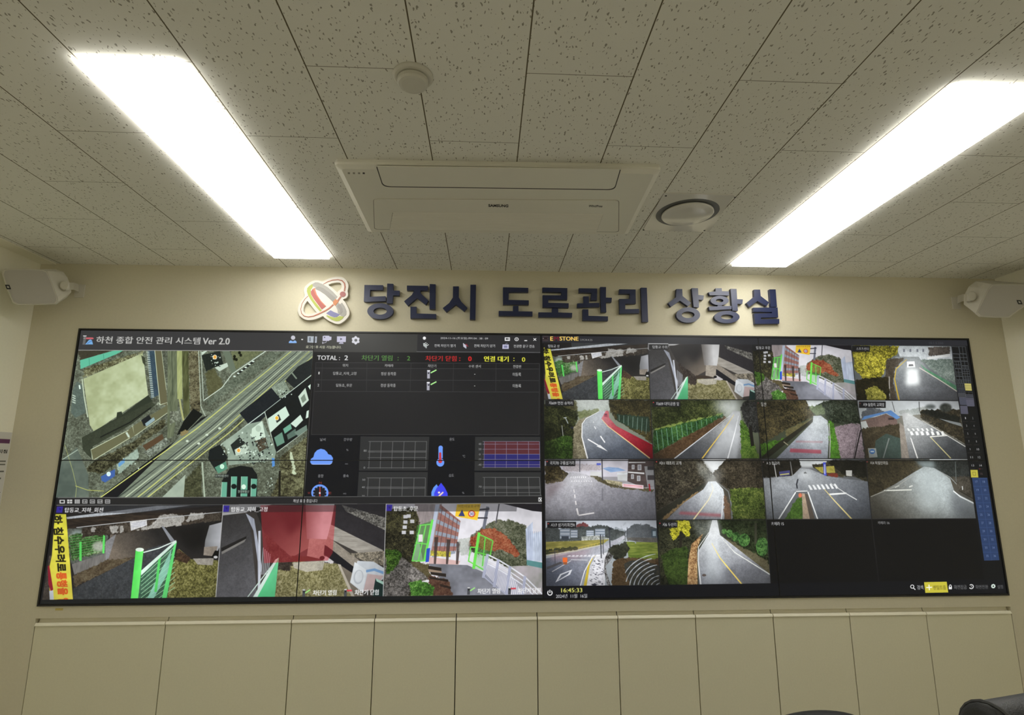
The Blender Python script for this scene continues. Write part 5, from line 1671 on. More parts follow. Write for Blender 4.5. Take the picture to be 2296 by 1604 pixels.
    write('\uac80\uc0c9', 1406, 1158, 1466, 1196, [(206, 206, 206)], bold=.02)
    poly([(1470, 1130), (1672, 1126), (1686, 1222), (1482, 1226)], [(202, 192, 64)])
    line([(1514, 1152), (1518, 1202)], 9, [(250, 250, 236)])
    line([(1490, 1178), (1542, 1176)], 9, [(250, 250, 236)])
    write('\ud32c\ud2f8\ud2b8\uc90c', 1548, 1160, 1668, 1196, [(120, 112, 40)], bold=.02)
    rect(1690, 1166, 1718, 1194, W_)
    ell(1704, 1164, 11, 13, W_)
    ell(1704, 1166, 5, 8, [(18, 18, 21)])
    write('\ud654\uba74\uc7a0\uae08', 1732, 1156, 1852, 1192, [(128, 128, 128)], bold=.02)
    ell(1890, 1170, 22, 22, W_)
    ell(1890, 1170, 14, 14, [(18, 18, 21)])
    poly([(1866, 1150), (1890, 1168), (1868, 1182)], [(18, 18, 21)])
    line([(1890, 1160), (1890, 1172), (1898, 1176)], 4, W_)
    write('\ud654\uba74\uc804\ud658', 1924, 1156, 2042, 1190, [(118, 118, 118)], bold=.02)
    pts = []
    for k in range(32):
        a = math.pi * 2 * k / 32
        r_ = (21, 21, 17, 17)[k % 4]
        pts.append((2085 + r_ * math.sin(a), 1166 - r_ * math.cos(a)))
    poly(pts, [(222, 236, 226)])
    ell(2085, 1166, 7, 7, [(40, 46, 42)])
    write('\uc124\uc815', 2118, 1156, 2174, 1188, [(112, 112, 112)], bold=.02)
    T.pop()


paint_wall()

# the finished picture becomes the emission of the display screens
_img = bpy.data.images.new('display_wall_picture', CW, CH, alpha=False, float_buffer=False)
_buf = np.ones((CH, CW, 4), np.float32)
_buf[..., :3] = np.clip(CAN[::-1], 0, 1)
_img.pixels.foreach_set(_buf.ravel())
_img.update()
_img.pack()
M_SCREEN = bpy.data.materials.new('lit display panel')
M_SCREEN.use_nodes = True
_nt = M_SCREEN.node_tree
_b = _nt.nodes['Principled BSDF']
_b.inputs['Base Color'].default_value = (0.004, 0.004, 0.004, 1)
_b.inputs['Roughness'].default_value = 0.33
_b.inputs['Specular IOR Level'].default_value = 0.25
_t = _nt.nodes.new('ShaderNodeTexImage')
_t.image = _img
_t.interpolation = 'Cubic'
_t.extension = 'EXTEND'
_nt.links.new(_t.outputs['Color'], _b.inputs['Emission Color'])
_b.inputs['Emission Strength'].default_value = SCREEN_STRENGTH

# ------------------------------------------------------------------ room shell
X_L = on_wall(92, 592)[0]
X_R = on_wall(2245, 715)[0]
Y_BACK = -6.4
CAB_T = on_wall(1100, 1375)[1]        # underside of the sill band
LIP_T = on_wall(1100, 1385.2, -0.003)[1]
LIP_B = on_wall(1100, 1391.6, -0.003)[1]

bm = bmesh.new()
box(bm, X_L - 0.12, X_R + 0.12, 0.0, 0.12, WALL_T, CEIL + 0.05)
box(bm, X_L - 0.12, WALL_L, 0.0, 0.12, 0.0, WALL_T)
box(bm, WALL_R, X_R + 0.12, 0.0, 0.12, 0.0, WALL_T)
box(bm, WALL_L, WALL_R, 0.0, 0.12, CAB_T, WALL_B)
struct(link_mesh('wall_front', bm, M_WALL))
struct(link_mesh('wall_left', boxbm(X_L - 0.12, X_L, Y_BACK, -0.0005, 0, CEIL + 0.05), M_WALL_SIDE))
struct(link_mesh('wall_right', boxbm(X_R, X_R + 0.12, Y_BACK, -0.0005, 0, CEIL + 0.05), M_WALL_SIDE))
struct(link_mesh('wall_back', boxbm(X_L - 0.12, X_R + 0.12, Y_BACK - 0.12, Y_BACK, 0, CEIL + 0.05), M_WALL_SIDE))
struct(link_mesh('floor', boxbm(X_L - 0.12, X_R + 0.12, Y_BACK - 0.12, 0.6, -0.06, 0.0), M_FLOOR))

# acoustic ceiling boards: staggered joints and fissures
M_CEIL = bpy.data.materials.new('fissured mineral ceiling board')
M_CEIL.use_nodes = True
nt = M_CEIL.node_tree
N, LK = nt.nodes, nt.links
pb = N['Principled BSDF']
pb.inputs['Roughness'].default_value = 0.85
pb.inputs['Specular IOR Level'].default_value = 0.2
tc = N.new('ShaderNodeTexCoord')
sep = N.new('ShaderNodeSeparateXYZ')
LK.new(tc.outputs['Object'], sep.inputs[0])


def mth(op, a, b=None, c=None):
    n = N.new('ShaderNodeMath')
    n.operation = op
    for i, v in enumerate((a, b, c)):
        if v is None:
            continue
        if isinstance(v, (int, float)):
            n.inputs[i].default_value = v
        else:
            LK.new(v, n.inputs[i])
    return n.outputs[0]


JX, JY, TW, TL_ = -0.49622, 1.35564 - DIST, 0.30, 0.68243
u = mth('DIVIDE', mth('SUBTRACT', sep.outputs[0], JX), TW)
strip = mth('FLOOR', u)
fu = mth('SUBTRACT', u, strip)
du = mth('MULTIPLY', mth('MINIMUM', fu, mth('SUBTRACT', 1.0, fu)), TW)
par = mth('MULTIPLY', mth('FLOORED_MODULO', strip, 2.0), 0.5)
v = mth('ADD', mth('DIVIDE', mth('SUBTRACT', sep.outputs[1], JY), TL_), par)
row = mth('FLOOR', v)
fv = mth('SUBTRACT', v, row)
dv = mth('MULTIPLY', mth('MINIMUM', fv, mth('SUBTRACT', 1.0, fv)), TL_)
long_j = mth('LESS_THAN', du, 0.0019)
cross_j = mth('MULTIPLY', mth('LESS_THAN', dv, 0.0013), 0.75)
joint = mth('MAXIMUM', long_j, cross_j)
# each board carries its own stretch of fissures
comb = N.new('ShaderNodeCombineXYZ')
LK.new(mth('ADD', mth('MULTIPLY', sep.outputs[0], 118.0), mth('MULTIPLY', strip, 7.31)), comb.inputs[0])
LK.new(mth('ADD', mth('MULTIPLY', sep.outputs[1], 60.0), mth('MULTIPLY', row, 5.77)), comb.inputs[1])
warp = N.new('ShaderNodeTexNoise')
warp.inputs['Scale'].default_value = 0.8
warp.inputs['Detail'].default_value = 2
LK.new(comb.outputs[0], warp.inputs['Vector'])
va = N.new('ShaderNodeVectorMath')
va.operation = 'SCALE'
LK.new(warp.outputs['Color'], va.inputs[0])
va.inputs['Scale'].default_value = 1.6
vb = N.new('ShaderNodeVectorMath')
LK.new(comb.outputs[0], vb.inputs[0])
LK.new(va.outputs[0], vb.inputs[1])
vor = N.new('ShaderNodeTexVoronoi')
vor.voronoi_dimensions = '2D'
vor.inputs['Scale'].default_value = 1.0
LK.new(vb.outputs[0], vor.inputs['Vector'])
vsep = N.new('ShaderNodeSeparateColor')
LK.new(vor.outputs['Color'], vsep.inputs[0])
rad = mth('MULTIPLY', mth('MAXIMUM', mth('SUBTRACT', vsep.outputs[0], 0.56), 0.0), 0.66)
pit = mth('LESS_THAN', vor.outputs['Distance'], rad)
dark = mth('MAXIMUM', joint, mth('MULTIPLY', pit, 0.68))
tone = N.new('ShaderNodeTexNoise')
tone.inputs['Scale'].default_value = 1.3
LK.new(tc.outputs['Object'], tone.inputs['Vector'])
mixb = N.new('ShaderNodeMix')
mixb.data_type = 'RGBA'
LK.new(tone.outputs['Fac'], mixb.inputs[0])
mixb.inputs[6].default_value = CEIL_COL_A
mixb.inputs[7].default_value = CEIL_COL_B
mixd = N.new('ShaderNodeMix')
mixd.data_type = 'RGBA'
LK.new(dark, mixd.inputs[0])
LK.new(mixb.outputs[2], mixd.inputs[6])
mixd.inputs[7].default_value = (0.145, 0.12, 0.075, 1)
LK.new(mixd.outputs[2], pb.inputs['Base Color'])
bump = N.new('ShaderNodeBump')
bump.invert = True
bump.inputs['Strength'].default_value = 0.3
bump.inputs['Distance'].default_value = 0.002
LK.new(dark, bump.inputs['Height'])
LK.new(bump.outputs['Normal'], pb.inputs['Normal'])
struct(link_mesh('ceiling', boxbm(X_L - 0.1, X_R + 0.1, Y_BACK - 0.1, -0.0005, CEIL, CEIL + 0.05), M_CEIL))
struct(link_mesh('trim_1', boxbm(X_L + 0.0005, on_ceil(128, 592)[0], Y_BACK + 0.001, -0.001, CEIL - 0.006, CEIL - 0.0002), M_WALL_SIDE))

# ------------------------------------------------------------------ ceiling lamps
M_LAMP = mat('lit frosted lamp panel', (0.9, 0.9, 0.9, 1), 0.5, emit=LAMP_COLOR, emit_strength=LAMP_STRENGTH)


def lamp(name, label, x0, x1, y0, y1):
    t = thing(name, label, 'ceiling light', ((x0 + x1) / 2, (y0 + y1) / 2, CEIL), 'slim ceiling light panels')
    w, l = (x1 - x0) / 2, (y1 - y0) / 2
    link_mesh('housing', boxbm(-w + .012, w - .012, -l + .012, l - .012, -0.006, -0.0003), M_WHITE, t)
    link_mesh('diffuser', boxbm(-w, w, -l, l, -0.016, -0.0062, 0.003, 2), M_LAMP, t)


ZL = CEIL - 0.016
la, lb, lc, ld = [on_ceil(x, y, ZL) for x, y in ((167, 140), (411, 148), (738, 582), (613, 580))]
lamp('ceiling_lamp', 'long bright white ceiling light panel to the left of the air conditioner', (la[0] + ld[0]) / 2, (lb[0] + lc[0]) / 2, (la[1] + lb[1]) / 2, (lc[1] + ld[1]) / 2)
ra, rb_, rc = [on_ceil(x, y, ZL) for x, y in ((1643, 598), (1762, 600), (2134, 200))]
lamp('ceiling_lamp', 'long bright white ceiling light panel beyond the round vent, cut by the right edge', (ra[0] + rc[0]) / 2, rb_[0], rc[1], (ra[1] + rb_[1]) / 2)

# unseen lamps added behind the camera to brighten cabinets, side walls and ceiling
for k, (yy, wh) in enumerate(((-4.30, 'at the back of the room'),)):
    for q0, q1, side in ((la, lb, 'left'), (ra, rb_, 'right')):
        xx = ((la[0] + ld[0]) / 2, (lb[0] + lc[0]) / 2) if side == 'left' else ((ra[0] + rc[0]) / 2, rb_[0])
        lamp('ceiling_lamp', 'unseen added fill light panel over the %s side, %s' % (side, wh), xx[0], xx[1], yy - .73, yy + .73)

# ------------------------------------------------------------------ display wall
t = thing('display_frame', 'slim black metal frame around the whole wall of displays', 'frame', ((WALL_L + WALL_R) / 2, 0, WALL_B))
bm = bmesh.new()
FW = 0.008
cx = (WALL_L + WALL_R) / 2
hw, hh = (WALL_R - WALL_L) / 2, WALL_T - WALL_B
g = 0.0004
for q in ((-hw + g, hw - g, 0 + g, FW), (-hw + g, hw - g, hh - FW, hh - g), (-hw + g, -hw + FW, FW, hh - FW), (hw - FW, hw - g, FW, hh - FW)):
    box(bm, q[0], q[1], -0.006, 0.05, q[2], q[3])
link_mesh('frame_bars', bm, M_BLACK, t)

seam = [WALL_L + FW + g, (on_wall(703, 745)[0] + on_wall(668, 1340)[0]) / 2, on_wall(1215, 1050)[0],
        (on_wall(1708, 863)[0] + on_wall(1734, 1164)[0]) / 2, WALL_R - FW - g]
zmid = (on_wall(900, 1034.3)[1] + on_wall(1900, 1032)[1]) / 2
zrow = [(zmid, WALL_T - FW - g), (WALL_B + FW + g, zmid)]
disp_labels = [['upper left wall display showing an aerial street photo under a grey title bar',
                'upper wall display with the dark status table and large TOTAL count',
                'upper wall display showing road camera pictures with a red lane and a green hillside fence',
                'upper right wall display with the yellow tree and crosswalk camera pictures'],
               ['lower left wall display with the yellow banner and green fence picture',
                'lower wall display with blue weather symbols above a brick school picture',
                'lower wall display with the yellow clock digits under four road pictures',
                'lower right wall display, mostly black with blue number keys']]
DG = 0.0006
BZ = 0.0017
for r in range(2):
    for c in range(4):
        x0, x1 = seam[c] + DG, seam[c + 1] - DG
        z0, z1_ = zrow[r][0] + DG, zrow[r][1] - DG
        ox, oz = (x0 + x1) / 2, z0
        d = thing('wall_display', disp_labels[r][c], 'display', (ox, 0, oz), 'displays of the video wall')
        link_mesh('housing', boxbm(x0 - ox, x1 - ox, 0.002, 0.07, 0, z1_ - z0), M_PLASTIC_DK, d)
        bm = bmesh.new()
        for q in ((x0, x1, z0, z0 + BZ), (x0, x1, z1_ - BZ, z1_), (x0, x0 + BZ, z0 + BZ, z1_ - BZ), (x1 - BZ, x1, z0 + BZ, z1_ - BZ)):
            box(bm, q[0] - ox, q[1] - ox, -0.0022, 0.0018, q[2] - oz, q[3] - oz)
        link_mesh('bezel', bm, M_BEZEL, d)
        me = bpy.data.meshes.new('screen')
        xs, zs = (x0 + BZ, x1 - BZ), (z0 + BZ, z1_ - BZ)
        me.from_pydata([(xs[0] - ox, -0.001, zs[0] - oz), (xs[1] - ox, -0.001, zs[0] - oz), (xs[1] - ox, -0.001, zs[1] - oz), (xs[0] - ox, -0.001, zs[1] - oz)], [], [(0, 1, 2, 3)])
        uv = me.uv_layers.new(name='UVMap')
        for li, (xx, zz) in enumerate(((xs[0], zs[0]), (xs[1], zs[0]), (xs[1], zs[1]), (xs[0], zs[1]))):
            uv.data[li].uv = ((xx - WALL_L) / (WALL_R - WALL_L), (zz - WALL_B) / (WALL_T - WALL_B))
        me.materials.append(M_SCREEN)
        so = bpy.data.objects.new('screen', me)
        COL.objects.link(so)
        so.parent = d

# ------------------------------------------------------------------ cabinets under the displays
dpx = [80, 371, 653.5, 839.5, 1022.5, 1205, 1385.5, 1560, 1734.5, 1906.5, 2079.5, 2268]
dx = [on_wall(x, 1400)[0] for x in dpx]
dx[0], dx[-1] = WALL_L + 0.001, WALL_R - 0.001
cab_label = ['wide beige cabinet at the left end of the row under the displays', 'wide beige cabinet second from the left end of the row under the displays']
ordn = ['third', 'fourth', 'fifth', 'sixth', 'seventh', 'eighth', 'ninth', 'tenth']
for k in range(8):
    cab_label.append('narrow beige cabinet under the displays, %s from the left end of the row' % ordn[k])
cab_label.append('narrow beige cabinet at the right end of the row, behind the black chairs')
for k in range(11):
    x0, x1 = dx[k], dx[k + 1]
    ox = (x0 + x1) / 2
    w = (x1 - x0) / 2
    gp = 0.0022
    t = thing('base_cabinet', cab_label[k], 'cabinet', (ox, 0, 0), 'cabinets under the video wall')
    link_mesh('carcass', boxbm(-w + .001, w - .001, 0.034, 0.42, 0.001, CAB_T - 0.001), M_CARCASS, t)
    link_mesh('door_panel', boxbm(-w + gp, w - gp, 0.0, 0.018, 0.09, LIP_B - 0.0012, 0.0008, 1), M_DOOR, t)
    prof = [(-0.005, LIP_B), (-0.005, LIP_B + .002), (-0.0005, LIP_T - .0025), (0.0008, LIP_T - .0006), (0.0025, LIP_T), (0.0055, LIP_T - .001), (0.010, LIP_T - .004), (0.016, LIP_T - .0045),
            (0.021, LIP_T), (0.024, LIP_T + .007), (0.026, CAB_T - .0012), (0.030, CAB_T - .0012), (0.030, LIP_B)]
    bm = bmesh.new()
    prism(bm, [(-w + gp, y, z) for y, z in prof], [(w - gp, y, z) for y, z in prof])
    link_mesh('handle_profile', bm, M_HANDLE, t)
    link_mesh('toe_kick', boxbm(-w + .001, w - .001, 0.02, 0.033, 0.001, 0.086), M_CARCASS, t)

# small flat yellowish patch on the sill band
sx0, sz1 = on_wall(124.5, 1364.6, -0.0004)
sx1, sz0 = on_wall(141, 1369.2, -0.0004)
o = link_mesh('patch', boxbm(sx0, sx1, -0.0012, -0.0003, sz0, sz1, 0.0002, 1), mat('dull yellow', (0.55, 0.44, 0.12, 1), 0.6))
tag(o, 'tiny yellowish mark just below the left end of the displays', 'patch')

# ------------------------------------------------------------------ raised lettering
sa, sb = crop(640, 600, .26132), crop(1200, 600, .26132)


def ring2(cx, cy, rx, ry, hx, hy, hcx=None, hcy=None):
    return ('ring', ring_pts(cx, cy, rx, ry, 40), ring_pts(hcx or cx, hcy or cy, hx, hy, 40))


LET = [
    ('\ub2f9', sa, [[(678, 150), (838, 152), (838, 193), (727, 193), (724, 252), (858, 246), (862, 288), (690, 295), (672, 291)],
                    [(873, 138), (925, 140), (926, 198), (980, 200), (977, 241), (924, 240), (918, 308), (868, 308)], ring2(814, 375, 112, 68, 57, 30, 812, 375)]),
    ('\uc9c4', sa, [[(1042, 155), (1222, 158), (1222, 198), (1158, 198), (1160, 222), (1228, 285), (1204, 319), (1130, 262), (1050, 328), (1018, 290), (1085, 235), (1104, 197), (1042, 195)],
                    [(1238, 142), (1288, 144), (1286, 358), (1236, 356)], [(1072, 337), (1125, 337), (1125, 395), (1293, 400), (1293, 438), (1072, 436)]]),
    ('\uc2dc', sa, [[(1438, 162), (1488, 162), (1487, 255), (1510, 295), (1560, 345), (1535, 376), (1462, 318), (1382, 383), (1350, 348), (1405, 305), (1436, 258)],
                    [(1587, 148), (1635, 148), (1630, 447), (1582, 446)]]),
    ('\ub3c4', sa, [[(1867, 170), (2084, 175), (2084, 212), (1917, 212), (1915, 278), (2088, 282), (2088, 320), (1867, 318)],
                    [(1953, 330), (2000, 330), (2000, 376), (2120, 378), (2120, 417), (1830, 414), (1830, 373), (1952, 375)]]),
    ('\ub85c', sb, [[(62, 172), (276, 177), (275, 277), (113, 272), (112, 303), (288, 307), (287, 345), (65, 341), (64, 238), (225, 240), (226, 213), (62, 210)],
                    [(145, 350), (197, 350), (198, 386), (318, 390), (316, 428), (28, 425), (28, 385), (145, 386)]]),
    ('\uad00', sb, [[(375, 178), (532, 181), (530, 281), (478, 281), (483, 218), (375, 215)], [(413, 248), (460, 248), (462, 306), (552, 303), (553, 338), (362, 343), (362, 308), (415, 308)],
                    [(558, 167), (608, 168), (607, 258), (658, 260), (655, 298), (607, 298), (611, 384), (565, 384)], [(407, 360), (456, 360), (457, 415), (625, 420), (625, 457), (407, 455)]]),
    ('\ub9ac', sb, [[(722, 187), (862, 189), (864, 310), (773, 312), (773, 358), (893, 356), (893, 392), (725, 396), (722, 270), (812, 270), (812, 226), (720, 226)], [(907, 173), (958, 174), (970, 467), (918, 467)]]),
    ('\uc0c1', sb, [[(1212, 185), (1262, 185), (1265, 245), (1338, 305), (1312, 333), (1242, 285), (1165, 338), (1142, 305), (1208, 255)],
                    [(1343, 177), (1397, 178), (1400, 236), (1447, 240), (1443, 278), (1403, 276), (1405, 342), (1360, 340)], ring2(1313, 408, 102, 66, 55, 28, 1312, 406)]),
    ('\ud669', sb, [[(1548, 178), (1600, 178), (1602, 203), (1663, 205), (1664, 240), (1498, 238), (1488, 212), (1548, 205)], ring2(1583, 284, 78, 40, 32, 15),
                    [(1565, 326), (1602, 326), (1602, 333), (1685, 330), (1685, 358), (1497, 368), (1490, 336), (1566, 334)],
                    [(1676, 183), (1728, 184), (1733, 272), (1782, 274), (1778, 312), (1735, 312), (1740, 372), (1692, 370)], ring2(1646, 425, 108, 53, 53, 21, 1646, 424)]),
    ('\uc2e4', sb, [[(1878, 190), (1930, 190), (1935, 245), (2007, 300), (1985, 332), (1908, 288), (1838, 340), (1813, 305), (1880, 250)], [(2010, 188), (2063, 188), (2075, 338), (2022, 338)],
                    [(1872, 345), (2080, 343), (2085, 428), (1938, 430), (1938, 445), (2095, 442), (2095, 482), (1887, 484), (1878, 395), (2032, 392), (2032, 382), (1873, 380)]])]
let_where = ['next to the round emblem', 'in the first word', 'ending the first word', 'starting the middle word', 'in the middle word', 'in the middle word', 'ending the middle word',
             'starting the last word', 'in the last word', 'at the right end of the sign']
YF = -0.022
for (ch, sp, parts), wh in zip(LET, let_where):
    bm = bmesh.new()
    allp = []
    for p in parts:
        if isinstance(p, tuple):
            o_ = [on_wall(x, y, YF) for x, y in sp(p[1])]
            h_ = [on_wall(x, y, YF) for x, y in sp(p[2])]
            n = len(o_)
            V = [[bm.verts.new((x, yy, z)) for x, z in q] for q in (o_, h_) for yy in (YF, -0.0006)]
            of, ob, hf, hb = V
            for i in range(n):
                j = (i + 1) % n
                bm.faces.new((of[i], of[j], hf[j], hf[i]))
                bm.faces.new((ob[i], hb[i], hb[j], ob[j]))
                bm.faces.new((of[i], ob[i], ob[j], of[j]))
                bm.faces.new((hf[i], hf[j], hb[j], hb[i]))
            allp += o_
        else:
            o_ = [on_wall(x, y, YF) for x, y in sp(p)]
            prism(bm, [(x, YF, z) for x, z in o_], [(x, -0.0006, z) for x, z in o_])
            allp += o_
    mx = sum(p[0] for p in allp) / len(allp)
    mz = min(p[1] for p in allp)
    bmesh.ops.translate(bm, verts=bm.verts[:], vec=(-mx, 0, -mz))
    o = link_mesh('sign_letter', bm, M_NAVY, None, (mx, 0, mz))
    tag(o, 'raised navy sign letter %s, %s' % (ch, wh), 'sign letter', 'raised letters above the displays')

# emblem
sl = crop(660, 610, .07795)
em = thing('emblem', 'white cut-out emblem with coloured crossing rings left of the navy letters', 'emblem', (on_wall(725, 680)[0], 0, on_wall(725, 727)[1]))
EX, EZ = em.location.x, em.location.z


def holed(bm, outer, holes, y0, y1):
    for yy in (y0, y1):
        edges = []
        for lp in [outer] + holes:
            vs = [bm.verts.new((x, yy, z)) for x, z in lp]
            edges += [bm.edges.new((vs[i], vs[(i + 1) % len(vs)])) for i in range(len(vs))]
        bmesh.ops.triangle_fill(bm, use_beauty=True, edges=edges)
    for lp in [outer] + holes:
        n = len(lp)
        a = [bm.verts.new((x, y0, z)) for x, z in lp]
        b = [bm.verts.new((x, y1, z)) for x, z in lp]
        for i in range(n):
            j = (i + 1) % n
            bm.faces.new((a[i], b[i], b[j], a[j]))
    bmesh.ops.remove_doubles(bm, verts=bm.verts[:], dist=1e-6)


def smooth_loop(p, n=4):
    """closed Catmull-Rom through the points"""
    out = []
    m = len(p)
    for i in range(m):
        a, b, c, d = [np.array(p[(i + k) % m], float) for k in (-1, 0, 1, 2)]
        for k in range(n):
            s = k / n
            out.append(tuple(0.5 * (2 * b + (c - a) * s + (2 * a - 5 * b + 4 * c - d) * s * s + (3 * b - 3 * c + d - a) * s ** 3)))
    return out


def emb(pts, y):
    return [(x - EX, z - EZ) for x, z in (on_wall(px, py, y) for px, py in sl(pts))]


OUT = [(1290, 140), (1400, 165), (1500, 250), (1548, 350), (1553, 440), (1530, 540), (1545, 620), (1533, 690), (1490, 750), (1400, 790), (1455, 860), (1530, 1000), (1578, 1110), (1578, 1230), (1520, 1330),
       (1400, 1440), (1300, 1492), (1200, 1492), (1080, 1450), (960, 1385), (860, 1315), (820, 1275), (700, 1325), (560, 1370), (420, 1385), (300, 1365), (180, 1290), (115, 1190), (100, 1090), (130, 960),
       (190, 840), (300, 690), (280, 570), (282, 490), (320, 410), (420, 320), (520, 260), (620, 237), (700, 242), (800, 275), (900, 230), (1020, 180), (1150, 148)]
H1 = [(975, 370), (1080, 325), (1200, 305), (1300, 310), (1348, 348), (1370, 420), (1345, 500), (1270, 540), (1235, 588), (1100, 470)]
H2 = [(375, 835), (640, 1160), (500, 1200), (400, 1215), (320, 1195), (265, 1130), (265, 1030), (300, 930)]
M_EMB = mat('white emblem board', (0.70, 0.66, 0.59, 1), 0.4)
bm = bmesh.new()
YE = -0.020
holed(bm, emb(smooth_loop(OUT, 3), YE), [emb(H1, YE), emb(H2, YE)], YE, -0.0008)
link_mesh('backing_board', bm, M_EMB, em)


def emb_part(name, pts, col, y=0.0):
    bm = bmesh.new()
    yy = YE - 0.0012 - y
    p = emb(pts, yy)
    prism(bm, [(x, yy, z) for x, z in p], [(x, YE - 0.0001, z) for x, z in p])
    link_mesh(name, bm, mat(name.replace('_', ' ') + ' print %d' % len(bpy.data.materials), tuple(c * .74 for c in col[:3]) + (1,), 0.45, spec=0.4), em)


def band(pts, w):
    L, R = [], []
    P = [np.array(p, float) for p in pts]
    for i, p in enumerate(P):
        t = P[min(i + 1, len(P) - 1)] - P[max(i - 1, 0)]
        t /= np.hypot(*t)
        n = np.array([-t[1], t[0]])
        ww = w[i] / 2
        L.append(tuple(p + n * ww))
        R.append(tuple(p - n * ww))
    return L + R[::-1]


emb_part('ring_band', [(515, 345), (530, 430), (470, 520), (470, 640), (560, 810), (700, 990), (790, 1110), (740, 1140), (600, 980), (470, 800), (390, 660), (360, 560), (370, 470), (430, 400)], (0.55, 0.62, 0.12, 1))
emb_part('ring_band', [(600, 455), (600, 520), (640, 650), (760, 830), (915, 985), (790, 1080), (690, 950), (560, 780), (480, 640), (475, 560), (530, 490)], (0.60, 0.16, 0.13, 1))
emb_part('ring_highlight', [(600, 455), (602, 520), (645, 650), (765, 830), (915, 985), (890, 1000), (740, 840), (610, 650), (560, 540), (540, 490)], (0.78, 0.27, 0.16, 1), .0006)
emb_part('ring_band', [(520, 345), (600, 300), (680, 300), (800, 345), (960, 440), (1120, 580), (1240, 715), (1180, 790), (1100, 860), (1030, 790), (870, 640), (740, 550), (620, 500), (600, 440), (525, 410)], (0.50, 0.48, 0.44, 1))
emb_part('ring_highlight', [(620, 440), (700, 415), (820, 460), (1000, 590), (1170, 740), (1105, 860), (900, 660), (740, 540), (640, 490)], (0.40, 0.385, 0.35, 1), .0006)
emb_part('ring_band', [(1180, 970), (1270, 880), (1310, 930), (1370, 880), (1450, 1000), (1500, 1130), (1490, 1230), (1420, 1290), (1340, 1260), (1300, 1220), (1250, 1180), (1240, 1090)], (0.50, 0.48, 0.44, 1))
emb_part('ring_highlight', [(1270, 930), (1320, 930), (1380, 1050), (1380, 1150), (1330, 1220), (1300, 1200), (1310, 1100), (1230, 990)], (0.41, 0.39, 0.36, 1), .0006)
emb_part('ring_band', [(1040, 1100), (1150, 1160), (1310, 1220), (1230, 1290), (1150, 1305), (1050, 1270), (915, 1190)], (0.27, 0.27, 0.52, 1))
emb_part('ring_band', [(940, 1245), (1050, 1290), (1170, 1320), (1300, 1270), (1420, 1290), (1380, 1350), (1290, 1410), (1200, 1420), (1080, 1380), (915, 1270)], (0.55, 0.63, 0.12, 1))
emb_part('orbit_line', band([(830, 352), (950, 285), (1100, 235), (1250, 222), (1370, 248), (1440, 325), (1458, 430), (1436, 560)], [12, 18, 24, 26, 32, 40, 40, 36]), (0.57, 0.20, 0.12, 1), .0004)
emb_part('orbit_line', band([(1340, 705), (1250, 828)], [44, 50]), (0.57, 0.20, 0.12, 1), .0004)
emb_part('orbit_line', band([(1120, 940), (1010, 1040), (900, 1110), (700, 1208), (550, 1270), (400, 1295), (280, 1268), (205, 1190), (182, 1070), (220, 910), (300, 780), (395, 690)],
                            [44, 42, 38, 34, 26, 24, 20, 16, 12, 12, 12, 12]), (0.60, 0.22, 0.13, 1), .0004)
emb_part('orbit_ball', ring_pts(1392, 640, 84, 76, 30), (0.52, 0.17, 0.16, 1), .0008)
emb_part('orbit_square', [(1110, 850), (1190, 775), (1275, 850), (1180, 975), (1120, 930)], (0.80, 0.30, 0.11, 1), .0008)

# ------------------------------------------------------------------ ceiling air conditioner


def rounded(c, r, n=6):
    out = []
    m = len(c)
    for i in range(m):
        a, b, d = [Vector((*c[(i + k) % m], 0)) for k in (-1, 0, 1)]
        rr = r[i] if isinstance(r, (list, tuple)) else r
        p0, p1 = b + (a - b).normalized() * rr, b + (d - b).normalized() * rr
        for k in range(n + 1):
            s = k / n
            q = p0 * (1 - s) ** 2 + b * 2 * s * (1 - s) + p1 * s * s
            out.append((q.x, q.y))
    return out


def grow2(pts, d):
    cx_, cy_ = sum(p[0] for p in pts) / len(pts), sum(p[1] for p in pts) / len(pts)
    hx = (max(p[0] for p in pts) - min(p[0] for p in pts)) / 2
    hy = (max(p[1] for p in pts) - min(p[1] for p in pts)) / 2
    return [(cx_ + (x - cx_) * (hx + d) / hx, cy_ + (y - cy_) * (hy + d) / hy) for x, y in pts]


ACZ = CEIL - 0.020
acq = [on_ceil(x, y, ACZ) for x, y in ((748, 367), (1484, 379), (1408, 526), (825, 521))]
acx, acy = sum(p[0] for p in acq) / 4, sum(p[1] for p in acq) / 4
ac = thing('air_conditioner', 'ivory one-way air conditioner panel set in the ceiling between the lamps', 'air conditioner', (acx, acy, CEIL))


def acp(pts, z):
    return [(x - acx, y - acy) for x, y in (on_ceil(px, py, CEIL + z) for px, py in pts)]


oq = rounded([(x - acx, y - acy) for x, y in acq], 0.018)
bm = bmesh.new()
loft(bm, [[(x, y, -0.0003) for x, y in grow2(oq, -0.002)], [(x, y, -0.012) for x, y in oq], [(x, y, -0.020) for x, y in grow2(oq, -0.002)], [(x, y, -0.028) for x, y in grow2(oq, -0.022)]])
link_mesh('casing', bm, M_AC, ac)


def plate(name, px, z, th, material, r, g_=0.0, parent=ac):
    q = acp(px, z)
    q = rounded(q, r)
    if g_:
        q = grow2(q, g_)
    bm = bmesh.new()
    prism(bm, [(x, y, z) for x, y in q], [(x, y, z + th) for x, y in q])
    return link_mesh(name, bm, material, parent)


